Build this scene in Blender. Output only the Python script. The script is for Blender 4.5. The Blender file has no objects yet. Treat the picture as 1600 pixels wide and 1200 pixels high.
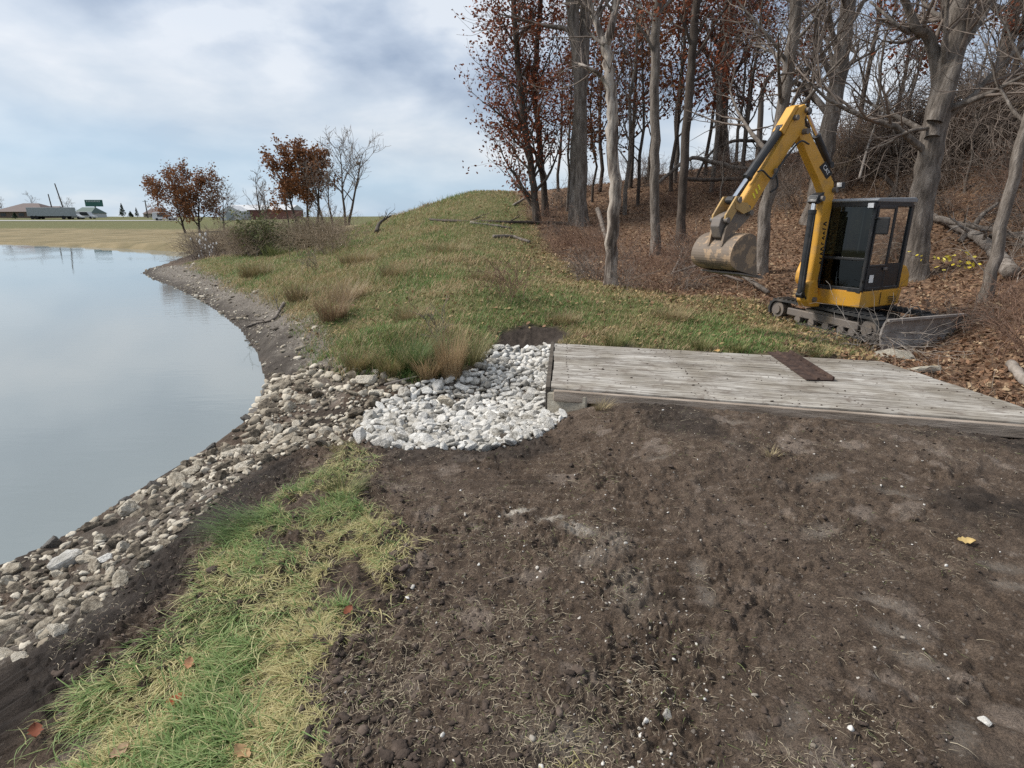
import bpy, bmesh, math, random
import numpy as np
from mathutils import Vector, Matrix
R = math.radians
random.seed(7)
rng = np.random.default_rng(11)
sc = bpy.context.scene
COL = sc.collection

# ------------------------------------------------------------------ camera, sky, sun, exposure
CAMZ, PITCH, FPX = 2.04, R(16.11), 900.0
cam_d = bpy.data.cameras.new("Camera")
cam = bpy.data.objects.new("Camera", cam_d)
COL.objects.link(cam)
cam.location = (0, 0, CAMZ)
cam.rotation_euler = (math.pi / 2 - PITCH, 0, 0)
cam_d.sensor_width = 36
cam_d.lens = FPX / 1600 * 36
cam_d.clip_start = 0.05
cam_d.clip_end = 4000
sc.camera = cam

SUN_EL, SUN_AZ = R(46), R(-84)         # azimuth clockwise from +Y : the veiled sun stands to the left, over the pond
world = bpy.data.worlds.new("World")
sc.world = world
world.use_nodes = True
nt = world.node_tree
nt.nodes.clear()


def N(tree, typ, **kw):
    n = tree.nodes.new(typ)
    for k, v in kw.items():
        if k.startswith('i_'):
            key = k[2:]
            key = int(key) if key.isdigit() else key.replace('_', ' ')
            n.inputs[key].default_value = v
        else:
            setattr(n, k, v)
    return n


def ramp(tree, stops, interp='LINEAR'):
    n = tree.nodes.new('ShaderNodeValToRGB')
    cr = n.color_ramp
    cr.interpolation = interp
    while len(cr.elements) < len(stops):
        cr.elements.new(0.5)
    for e, (p, c) in zip(cr.elements, stops):
        e.position = p
        e.color = tuple(c) + (1,) if len(c) == 3 else c
    return n


def build_world():
    L = nt.links.new
    out = N(nt, 'ShaderNodeOutputWorld')
    bg = N(nt, 'ShaderNodeBackground', i_Strength=0.096)
    sky = N(nt, 'ShaderNodeTexSky')
    sky.sky_type = 'NISHITA'
    sky.sun_disc = False
    sky.sun_elevation = SUN_EL
    sky.sun_rotation = SUN_AZ
    tc = N(nt, 'ShaderNodeTexCoord')
    sep = N(nt, 'ShaderNodeSeparateXYZ')
    L(tc.outputs['Generated'], sep.inputs[0])
    za = N(nt, 'ShaderNodeMath', operation='ADD', i_1=0.30)
    L(sep.outputs['Z'], za.inputs[0])
    zm = N(nt, 'ShaderNodeMath', operation='MAXIMUM', i_1=0.05)
    L(za.outputs[0], zm.inputs[0])
    dx = N(nt, 'ShaderNodeMath', operation='DIVIDE')
    dy = N(nt, 'ShaderNodeMath', operation='DIVIDE')
    L(sep.outputs['X'], dx.inputs[0]); L(zm.outputs[0], dx.inputs[1])
    L(sep.outputs['Y'], dy.inputs[0]); L(zm.outputs[0], dy.inputs[1])
    cmb = N(nt, 'ShaderNodeCombineXYZ', i_Z=3.7)
    L(dx.outputs[0], cmb.inputs[0]); L(dy.outputs[0], cmb.inputs[1])
    n1 = N(nt, 'ShaderNodeTexNoise', i_Scale=2.3, i_Detail=6.0, i_Roughness=0.5, i_Distortion=0.15)
    L(cmb.outputs[0], n1.inputs['Vector'])
    n2 = N(nt, 'ShaderNodeTexNoise', i_Scale=0.8, i_Detail=3.0, i_Roughness=0.5)
    L(cmb.outputs[0], n2.inputs['Vector'])
    # height of the cloud deck above the horizon, wobbled by the large noise
    wob = N(nt, 'ShaderNodeMath', operation='MULTIPLY_ADD', i_1=0.16, i_2=-0.08)
    L(n2.outputs['Fac'], wob.inputs[0])
    tilt = N(nt, 'ShaderNodeMath', operation='MULTIPLY_ADD', i_1=0.10)
    L(sep.outputs['X'], tilt.inputs[0]); L(wob.outputs[0], tilt.inputs[2])
    zt = N(nt, 'ShaderNodeMath', operation='ADD')
    L(sep.outputs['Z'], zt.inputs[0]); L(tilt.outputs[0], zt.inputs[1])
    # cloud bodies: bright crests and blue-grey undersides
    c_up = ramp(nt, [(0.33, (1.6, 2.05, 2.85)), (0.44, (2.4, 2.9, 3.75)), (0.56, (3.7, 4.2, 4.95)), (0.67, (5.4, 5.7, 6.1))])
    L(n1.outputs['Fac'], c_up.inputs[0])
    c_lo = ramp(nt, [(0.34, (3.0, 4.0, 5.1)), (0.55, (3.6, 4.5, 5.5)), (0.72, (4.6, 5.2, 5.9))])
    L(n1.outputs['Fac'], c_lo.inputs[0])
    c_band = ramp(nt, [(0.32, (3.4, 4.0, 4.8)), (0.52, (4.5, 4.9, 5.4)), (0.70, (5.9, 6.0, 6.2))])
    L(n1.outputs['Fac'], c_band.inputs[0])
    f_band = ramp(nt, [(0.02, (0, 0, 0)), (0.095, (1, 1, 1)), (0.14, (1, 1, 1)), (0.22, (0, 0, 0)), (0.5, (0, 0, 0)), (0.8, (0.8, 0.8, 0.8))])
    L(zt.outputs[0], f_band.inputs[0])
    f_up = ramp(nt, [(0.10, (0, 0, 0)), (0.19, (1, 1, 1))])
    L(zt.outputs[0], f_up.inputs[0])
    m1 = N(nt, 'ShaderNodeMixRGB')
    L(f_up.outputs[0], m1.inputs[0]); L(c_lo.outputs[0], m1.inputs[1]); L(c_up.outputs[0], m1.inputs[2])
    m2 = N(nt, 'ShaderNodeMixRGB')
    L(f_band.outputs[0], m2.inputs[0]); L(m1.outputs[0], m2.inputs[1]); L(c_band.outputs[0], m2.inputs[2])
    # thin cover everywhere: a little of the clear sky shows through
    m3 = N(nt, 'ShaderNodeMixRGB', i_0=0.86)
    L(sky.outputs[0], m3.inputs[1]); L(m2.outputs[0], m3.inputs[2])
    L(m3.outputs[0], bg.inputs[0])
    L(bg.outputs[0], out.inputs[0])


build_world()
sun_d = bpy.data.lights.new("Sun", 'SUN')
sun_d.energy = 3.1
sun_d.angle = R(20)
sun_d.color = (1.0, 0.95, 0.88)
sun = bpy.data.objects.new("Sun", sun_d)
COL.objects.link(sun)
_sd = Vector((math.sin(SUN_AZ) * math.cos(SUN_EL), math.cos(SUN_AZ) * math.cos(SUN_EL), math.sin(SUN_EL)))
sun.rotation_euler = _sd.to_track_quat('Z', 'Y').to_euler()
sc.view_settings.view_transform = 'Standard'
sc.view_settings.look = 'None'
sc.view_settings.exposure = 0.68
sc.view_settings.gamma = 1.0
sc.view_settings.use_curve_mapping = False
sc.render.engine = 'CYCLES'
sc.cycles.max_bounces = 6
sc.cycles.transparent_max_bounces = 12
sc.cycles.use_denoising = False

# ------------------------------------------------------------------ tags and mesh helpers


def tag(o, label=None, cat=None, group=None, kind=None):
    if label: o['label'] = label
    if cat: o['category'] = cat
    if group: o['group'] = group
    if kind: o['kind'] = kind
    return o


def empty(name, loc, rz=0.0, label=None, cat=None, group=None):
    o = bpy.data.objects.new(name, None)
    o.empty_display_size = 0.2
    COL.objects.link(o)
    o.location = loc
    o.rotation_euler = (0, 0, rz)
    return tag(o, label, cat, group)


def link_mesh(name, me, parent=None):
    o = bpy.data.objects.new(name, me)
    COL.objects.link(o)
    if parent is not None:
        o.parent = parent
    return o


def np_mesh(name, V, faces, mats=(), parent=None, cols=None, mat_idx=None, smooth=False):
    """V (n,3); faces: list of (m,k) int arrays; cols (n,3|4) -> attribute Col"""
    me = bpy.data.meshes.new(name)
    V = np.asarray(V, np.float32)
    faces = [np.asarray(f, np.int32) for f in faces if len(f)]
    me.vertices.add(len(V))
    me.vertices.foreach_set('co', V.ravel())
    loops = np.concatenate([f.ravel() for f in faces])
    sizes = np.concatenate([np.full(len(f), f.shape[1], np.int32) for f in faces])
    starts = np.concatenate([[0], np.cumsum(sizes)[:-1]]).astype(np.int32)
    me.loops.add(len(loops))
    me.loops.foreach_set('vertex_index', loops)
    me.polygons.add(len(sizes))
    me.polygons.foreach_set('loop_start', starts)
    if mat_idx is not None:
        me.polygons.foreach_set('material_index', np.asarray(mat_idx, np.int32))
    for m in (mats if isinstance(mats, (list, tuple)) else [mats]):
        me.materials.append(m)
    me.update(calc_edges=True)
    if cols is not None:
        cols = np.asarray(cols, np.float32)
        if cols.shape[1] == 3:
            cols = np.concatenate([cols, np.ones((len(cols), 1), np.float32)], 1)
        a = me.color_attributes.new('Col', 'FLOAT_COLOR', 'POINT')
        a.data.foreach_set('color', cols.ravel())
    if smooth:
        me.polygons.foreach_set('use_smooth', np.ones(len(sizes), bool))
    me.validate()
    return link_mesh(name, me, parent)


# ------------------------------------------------------------------ noise
def _hash(ix, iy, seed):
    h = (ix.astype(np.int64) * 374761393 + iy.astype(np.int64) * 668265263 + seed * 982451653) & 0x7fffffff
    h = ((h ^ (h >> 13)) * 1274126177) & 0x7fffffff
    h = h ^ (h >> 16)
    return (h & 0xffff) / 65535.0


def vnoise(x, y, seed=0):
    x = np.asarray(x, float); y = np.asarray(y, float)
    ix = np.floor(x); iy = np.floor(y)
    fx = x - ix; fy = y - iy
    fx = fx * fx * (3 - 2 * fx); fy = fy * fy * (3 - 2 * fy)
    a = _hash(ix, iy, seed); b = _hash(ix + 1, iy, seed); c = _hash(ix, iy + 1, seed); d = _hash(ix + 1, iy + 1, seed)
    return (a * (1 - fx) + b * fx) * (1 - fy) + (c * (1 - fx) + d * fx) * fy


def fbm(x, y, octs=4, seed=0, gain=0.5):
    s = 0; a = 1; t = 0
    for o in range(octs):
        s = s + a * vnoise(x * 2.03 ** o + 17.1 * o, y * 2.03 ** o - 9.7 * o, seed + o)
        t += a; a *= gain
    return s / t


def sstep(a, b, x):
    t = np.clip((np.asarray(x, float) - a) / (b - a), 0, 1)
    return t * t * (3 - 2 * t)


# ------------------------------------------------------------------ the lie of the land (surveyed from known sight lines)
cP, sP = math.cos(PITCH), math.sin(PITCH)


def ray(u, v):
    x = (u - 800) / FPX; y = (600 - v) / FPX
    return np.array([x, cP + y * sP, -sP + y * cP])


CAMV = np.array([0, 0, CAMZ])


def onz(u, v, z):
    d = ray(u, v); return CAMV + d * ((z - CAMZ) / d[2])


def onY(u, v, Y):
    d = ray(u, v); return CAMV + d * (Y / d[1])


WATER = -0.9
_z = [(800, 1200, 0), (520, 1100, -.03), (1600, 1200, 0), (1600, 900, 0), (1200, 800, 0), (1000, 700, 0), (1600, 690, .02), (1300, 660, .05),
      (1100, 640, .05), (950, 628, .0), (905, 645, -.10), (870, 668, -.16), (800, 706, -.17), (640, 735, -.12), (1000, 1000, 0), (700, 850, -.04), (620, 1000, -.03),
      (0, 1195, -.22), (300, 900, -.12), (400, 800, -.15), (480, 740, -.2), (560, 695, -.22), (450, 1000, -.05),
      (200, 935, -.42), (60, 970, -.62), (350, 780, -.42), (430, 700, -.55), (500, 640, -.55), (120, 900, -.72), (300, 760, -.65),
      (580, 685, -.38), (700, 620, -.42), (800, 565, -.28), (850, 600, -.38), (858, 640, -.36), (640, 660, -.42), (760, 680, -.36), (560, 650, -.5),
      (870, 527, -.04), (1000, 534, .02), (1200, 545, .02), (1350, 558, -.02), (830, 515, .02), (800, 538, -.15),
      (1100, 500, 0), (1200, 512, -.10), (1300, 520, -.13), (1400, 528, -.18), (1290, 480, -.08),
      (1450, 585, -.30), (1520, 600, -.30), (1600, 610, -.2), (1500, 550, -.15), (1600, 555, .1),
      (700, 500, .15), (640, 575, -.2), (600, 560, .0), (560, 520, .12), (515, 568, -.5), (480, 500, -.25), (430, 440, -.1), (350, 420, -.35), (690, 560, .0), (760, 535, .0),
      (525, 545, -.48), (440, 487, -.55), (380, 452, -.6), (300, 418, -.65)]
_Y = [(740, 450, 13), (740, 400, 18.5), (740, 350, 25), (740, 299, 33), (580, 430, 17), (580, 380, 27), (580, 349, 40), (660, 325, 37), (660, 380, 23),
      (450, 400, 32), (450, 383, 42), (500, 356, 55), (320, 408, 34), (330, 362, 84), (620, 337, 39),
      (900, 440, 17), (900, 400, 22), (900, 345, 27), (900, 293, 36), (820, 300, 34), (820, 345, 27), (820, 420, 18),
      (1025, 460, 14), (1025, 390, 20), (1025, 330, 27), (1025, 278, 33),
      (1180, 470, 13.5), (1180, 430, 16.5), (1180, 350, 23), (1180, 257, 30),
      (1300, 430, 15.5), (1300, 340, 21), (1300, 247, 27),
      (1450, 480, 12.5), (1450, 400, 16), (1450, 300, 20), (1450, 197, 23),
      (1600, 500, 10), (1600, 440, 12), (1600, 300, 17), (1600, 167, 20), (1800, 300, 15), (1900, 150, 18), (1800, 560, 7.5),
      (0, 362, 95), (0, 338, 200), (-200, 362, 95), (290, 364, 85), (290, 341, 180), (400, 351, 105), (540, 353, 70), (620, 352, 75)]
_w = [(2, -3, 0), (-2, -3, -.1), (6, -3, 0), (7, 2, .05), (8, 4, .0), (3, 7.2, -.4), (6.2, 6.6, -.35), (-3.0, 1, -.45), (-4.5, -4, -.9), (-4.5, 0, -.9), (12, -5, .5), (0, -30, 0), (40, -30, 3), (0, -200, 1), (200, -200, 3),
      (-10, 5, -2), (-10, 15, -2), (-30, 35, -2), (-60, 30, -2.), (-15, 22, -1.6),
      (-3, 48, 1.9), (3, 48, 2.6), (10, 50, 4.6), (20, 50, 5.6), (26, 42, 6.2), (30, 36, 6.4), (30, 20, 6.2), (60, 40, 7), (60, 10, 6), (20, 8, 3.2), (-15, 52, 1.3), (0, 80, 2), (60, 90, 6),
      (-400, 400, 2.2), (0, 400, 2.2), (400, 400, 4), (-400, 0, 1.5), (400, 0, 5), (-900, 1200, 2.1), (0, 1500, 2.1), (900, 1200, 3), (-160, 130, 1.0), (-100, 250, 2.3)]
CTRL = np.array([onz(*p) for p in _z] + [onY(*p) for p in _Y] + [np.array(p, float) for p in _w])


def _phi(d2): return np.sqrt(d2 + 0.25)


def _solve():
    X = CTRL[:, :2]
    d2 = ((X[:, None] - X[None]) ** 2).sum(-1)
    A = _phi(d2) - np.eye(len(X)) * 0.06
    n = len(X)
    M = np.zeros((n + 1, n + 1)); M[:n, :n] = A; M[:n, n] = 1; M[n, :n] = 1
    return np.linalg.solve(M, np.append(CTRL[:, 2], 0))


_wt = _solve()


def h_base(x, y):
    x = np.atleast_1d(np.asarray(x, float)); y = np.atleast_1d(np.asarray(y, float))
    out = np.empty(x.shape).ravel(); xf = x.ravel(); yf = y.ravel()
    for i in range(0, len(xf), 20000):
        xx = xf[i:i + 20000]; yy = yf[i:i + 20000]
        d2 = (xx[:, None] - CTRL[None, :, 0]) ** 2 + (yy[:, None] - CTRL[None, :, 1]) ** 2
        out[i:i + 20000] = _phi(d2) @ _wt[:-1] + _wt[-1]
    return out.reshape(x.shape)


def seg_dist(x, y, poly, closed=True):
    P = np.asarray(poly, float)[:, :2]
    Q = np.roll(P, -1, 0) if closed else P[1:]
    P = P if closed else P[:-1]
    best = np.full(x.shape, 1e18)
    for a, b in zip(P, Q):
        ab = b - a
        t = np.clip(((x - a[0]) * ab[0] + (y - a[1]) * ab[1]) / max(ab @ ab, 1e-12), 0, 1)
        best = np.minimum(best, (x - a[0] - t * ab[0]) ** 2 + (y - a[1] - t * ab[1]) ** 2)
    return np.sqrt(best)


def inside(x, y, poly):
    P = np.asarray(poly, float)[:, :2]
    r = np.zeros(x.shape, bool)
    for a, b in zip(P, np.roll(P, -1, 0)):
        c = (a[1] > y) != (b[1] > y)
        r ^= c & (x < (b[0] - a[0]) * (y - a[1]) / ((b[1] - a[1]) if b[1] != a[1] else 1e-9) + a[0])
    return r


def sdf(x, y, poly):
    d = seg_dist(x, y, poly)
    return np.where(inside(x, y, poly), -d, d)


_shore = [onz(u, v, WATER)[:2] for u, v in ((0, 885), (60, 858), (120, 828), (190, 785), (260, 742), (330, 700), (385, 660), (412, 622), (415, 595), (402, 550), (375, 515), (348, 492), (310, 468), (270, 448), (238, 436), (222, 427), (228, 421), (262, 411), (292, 404), (300, 394), (200, 388.5), (100, 384.5), (0, 381.5), (-200, 376))]
POND = [(-4.6, -12), (-4.5, 0)] + [tuple(p) for p in _shore] + [(-170, 60), (-170, -12)]


def pond_sd(x, y): return sdf(x, y, POND)


def H0(x, y):
    x = np.atleast_1d(np.asarray(x, float)); y = np.atleast_1d(np.asarray(y, float))
    z = h_base(x, y)
    d = pond_sd(x, y)
    lo = WATER + 0.015 + 0.05 * np.minimum(d, 2.0)
    hi = WATER + 0.02 + 0.75 * np.maximum(d, 0)
    zo = np.clip(z, lo, np.where(d < 2.5, hi, 1e9))
    zi = WATER - np.minimum(0.02 + 0.16 * np.abs(d), 1.5)
    return np.where(d > 0, zo, zi)


def hit(u, v):
    d = ray(u, v)
    t = np.geomspace(0.8, 900, 700)
    P = CAMV[None] + d[None] * t[:, None]
    f = P[:, 2] - H0(P[:, 0], P[:, 1])
    k = np.argmax(f < 0)
    if f[k] >= 0: k = len(t) - 1
    a, b = t[max(k - 1, 0)], t[k]
    tt = np.linspace(a, b, 40)
    P = CAMV[None] + d[None] * tt[:, None]
    f = P[:, 2] - H0(P[:, 0], P[:, 1])
    k = np.argmax(f < 0)
    return P[k]


def gpoly(pix): return np.array([hit(u, v)[:2] for u, v in pix])


P_WHITE = gpoly([(562, 692), (572, 645), (640, 606), (738, 582), (755, 558), (785, 540), (866, 538), (858, 600), (846, 640), (884, 652), (840, 684), (790, 700), (700, 703), (620, 700)])
P_TAN = np.vstack([gpoly([(0, 890), (120, 830), (260, 745), (385, 662), (416, 600), (440, 585), (520, 578), (600, 588), (640, 600), (575, 640), (562, 690), (470, 705), (380, 745), (330, 790), (230, 882), (130, 975), (0, 1055)]), [(-3.9, 1.0), (-5.0, 1.0)]])
P_NGRASS = np.vstack([gpoly([(75, 1135), (220, 1005), (312, 915), (345, 845), (430, 785), (500, 728), (558, 690), (585, 720), (560, 770), (600, 800), (640, 850), (615, 930), (560, 1000), (500, 1080), (520, 1190)]), [(-.7, 1.0), (-2.35, 1.0)]])
P_SLOPE = gpoly([(515, 562), (560, 588), (640, 592), (720, 578), (768, 548), (785, 520), (860, 508), (892, 522), (870, 535), (1030, 545), (1190, 551), (1368, 562), (1330, 520), (1180, 470), (1060, 462), (955, 448), (870, 405), (835, 352), (815, 310), (800, 300), (740, 298), (660, 324), (580, 348), (460, 385), (320, 405), (285, 414), (440, 487)])
P_DIRT = gpoly([(768, 545), (780, 520), (820, 508), (870, 508), (892, 522), (868, 538), (800, 545)])
P_LITTER = np.vstack([gpoly([(1376, 570), (1330, 520), (1180, 470), (1060, 462), (955, 448), (870, 405), (835, 352), (815, 310), (800, 300)]), [(-2, 45), (10, 60), (60, 60), (60, 3), (9, 3), (5.7, 5.2)]])
P_SHORE = gpoly([(420, 590), (345, 492), (220, 430), (228, 420), (300, 412), (440, 484), (528, 545), (520, 575), (440, 600)])
P_DAMP = np.vstack([gpoly([(0, 1200), (60, 1140), (200, 1000), (300, 905), (335, 840), (420, 775), (500, 700), (440, 715), (290, 800), (190, 890), (100, 970), (0, 1040)]), [(-3.2, 1.2), (-2.2, 1.2)]])
P_TREAD1 = gpoly([(765, 790), (800, 715), (890, 690), (925, 770), (880, 800), (800, 800)])
P_TREAD2 = gpoly([(1130, 740), (1180, 725), (1200, 800), (1130, 790)])
P_TREAD3 = gpoly([(860, 700), (905, 650), (970, 650), (950, 720)])
P_TREAD4 = gpoly([(940, 800), (985, 770), (1120, 900), (1150, 1060), (1080, 1050), (1030, 920)])


# boot prints and dusty spots on the soil: (px, px, half length m, half width m, turn, strength)
PRINTS = [(1090, 885, .13, .05, 1.3, 1), (1105, 925, .12, .05, 1.5, 1), (1288, 745, .14, .06, .3, 1), (1282, 830, .14, .07, .4, 1), (1380, 940, .13, .05, -.5, 1), (1402, 985, .13, .06, -.5, 1), (1440, 1030, .13, .06, -.6, 1), (1568, 885, .13, .05, -.3, 1), (1582, 912, .12, .05, -.3, 1), (1150, 660, .16, .07, 0, 1), (1400, 770, .16, .05, -.5, .8), (1030, 715, .12, .05, .2, .8), (1240, 1120, .13, .05, .9, .7), (1500, 1150, .14, .06, .8, .8)]
DUSTS = [(808, 805, .10, .05, .1, 1.0), (862, 814, .09, .04, .2, .8), (905, 832, .13, .06, -.4, .6), (960, 850, .2, .12, 1.2, .2), (985, 920, .25, .12, 1.4, .16), (930, 870, .14, .1, .5, .22), (880, 1160, .16, .08, 0, .2)]


def spots(x, y, lst):
    s = np.zeros(x.shape)
    for u, v, a, b, t, k in lst:
        q = hit(u, v); dx, dy = x - q[0], y - q[1]; c, n = math.cos(t), math.sin(t)
        s = np.maximum(s, k * np.exp(-(((dx * c + dy * n) / a) ** 2 + ((-dx * n + dy * c) / b) ** 2) ** 1.6))
    return s


def micro(x, y):
    """small relief: clods on the soil, ruts, track-shoe prints, tussocks"""
    r = np.hypot(x, y)
    near = sstep(40, 6, r)
    dS = sdf(x, y, P_SLOPE); dL = sdf(x, y, P_LITTER); dG = sdf(x, y, P_NGRASS); dp = pond_sd(x, y)
    land = sstep(0.0, 0.5, dp)
    wild = np.maximum(sstep(.3, -.3, dS), sstep(.5, -.5, dL))
    rough = fbm(x * 3.1, y * 3.1, 4, 3) - .5
    clod = np.abs(fbm(x * 9.0, y * 9.0, 3, 9) - .5)
    fine = fbm(x * 34, y * 34, 3, 15) - .5
    clump = sstep(.42, .62, fbm(x * 1.1 + 5, y * 1.1, 3, 40)) * .9 + sstep(1.2, .1, np.abs(dG)) * .5
    mid = fbm(x * 17.0, y * 17.0, 3, 27) - .5
    loose = .30 + .85 * sstep(.40, .58, fbm(x * 1.4 + 3, y * 1.4, 3, 160))
    soil = rough * .06 + (clod * .13 - .016) * clump + (fine * .060 + mid * .060) * loose + (fbm(x * .8, y * .8, 2, 77) - .5) * .05
    tr = 0; tm = 0
    for P in (P_TREAD1, P_TREAD2, P_TREAD3, P_TREAD4):
        m = sstep(0.02, -.12, sdf(x, y, P))
        ph = (y + .12 * x + .03 * fbm(x * 4, y * 4, 2, 5)) / .13
        tm = np.maximum(tm, m)
        tr = tr + m * (sstep(.14, .26, np.abs((ph % 1) - .5)) * .036 - .03)
    fp = spots(x, y, PRINTS)
    soil = soil * (1 - .85 * fp) - .014 * fp
    bump = (fbm(x * 1.3, y * 1.3, 3, 21) - .5) * .16 + (fbm(x * 5, y * 5, 2, 31) - .5) * .05
    return near * land * ((1 - wild) * (soil * (1 - .72 * tm) + tr) + wild * bump)


def HT(x, y):
    x = np.atleast_1d(np.asarray(x, float)); y = np.atleast_1d(np.asarray(y, float))
    return H0(x, y) + micro(x, y)


def hz(x, y): return float(HT(x, y)[0])


def at(u, v):
    p = hit(u, v)
    return Vector((p[0], p[1], hz(p[0], p[1])))


# ------------------------------------------------------------------ materials
MATS = {}


def newmat(name):
    m = bpy.data.materials.new(name)
    m.use_nodes = True
    t = m.node_tree
    b = t.nodes['Principled BSDF']
    MATS[name] = m
    return m, t, b


def mottled(name, stops, scale=8.0, rough=.8, bump=.0, bscale=None, metallic=0.0, stretch=(1, 1, 1), detail=5.0, coord='Object', spec=.3, rnd=0.0, bdist=.02):
    """noise-mottled paint / wood / stone"""
    m, t, b = newmat(name)
    L = t.links.new
    tc = N(t, 'ShaderNodeTexCoord')
    mp = N(t, 'ShaderNodeMapping')
    mp.inputs['Scale'].default_value = stretch
    L(tc.outputs[coord], mp.inputs[0])
    nz = N(t, 'ShaderNodeTexNoise', i_Scale=scale, i_Detail=detail, i_Roughness=.62)
    L(mp.outputs[0], nz.inputs['Vector'])
    rp = ramp(t, stops)
    src = nz.outputs['Fac']
    if rnd:
        oi = N(t, 'ShaderNodeObjectInfo'); ge = N(t, 'ShaderNodeNewGeometry')
        ad = N(t, 'ShaderNodeMath', operation='ADD'); L(oi.outputs['Random'], ad.inputs[0]); L(ge.outputs['Random Per Island'], ad.inputs[1])
        fr = N(t, 'ShaderNodeMath', operation='FRACT'); L(ad.outputs[0], fr.inputs[0])
        mm = N(t, 'ShaderNodeMath', operation='MULTIPLY_ADD', i_1=rnd, i_2=-rnd / 2); L(fr.outputs[0], mm.inputs[0])
        a2 = N(t, 'ShaderNodeMath', operation='ADD'); L(src, a2.inputs[0]); L(mm.outputs[0], a2.inputs[1])
        src = a2.outputs[0]
    L(src, rp.inputs[0])
    L(rp.outputs[0], b.inputs['Base Color'])
    b.inputs['Roughness'].default_value = rough
    b.inputs['Metallic'].default_value = metallic
    b.inputs['Specular IOR Level'].default_value = spec
    if bump:
        n2 = N(t, 'ShaderNodeTexNoise', i_Scale=bscale or scale * 2, i_Detail=6.0, i_Roughness=.65)
        L(mp.outputs[0], n2.inputs['Vector'])
        bp = N(t, 'ShaderNodeBump', i_Strength=bump, i_Distance=bdist)
        L(n2.outputs['Fac'], bp.inputs['Height'])
        L(bp.outputs[0], b.inputs['Normal'])
    return m


def leafmat(name, trans=.25, rough=.6):
    m, t, b = newmat(name)
    L = t.links.new
    at_ = N(t, 'ShaderNodeAttribute', attribute_name='Col')
    L(at_.outputs['Color'], b.inputs['Base Color'])
    b.inputs['Roughness'].default_value = rough
    b.inputs['Specular IOR Level'].default_value = .25
    out = t.nodes['Material Output']
    tr = N(t, 'ShaderNodeBsdfTranslucent'); L(at_.outputs['Color'], tr.inputs[0])
    mx = N(t, 'ShaderNodeMixShader', i_0=trans)
    L(b.outputs[0], mx.inputs[1]); L(tr.outputs[0], mx.inputs[2]); L(mx.outputs[0], out.inputs[0])
    return m


M_GRASS = leafmat('grass_blade', .3)
M_LEAF = leafmat('dead_leaf', .2, .7)
M_VCOL = leafmat('twig_stuff', .0, .8)


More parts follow.
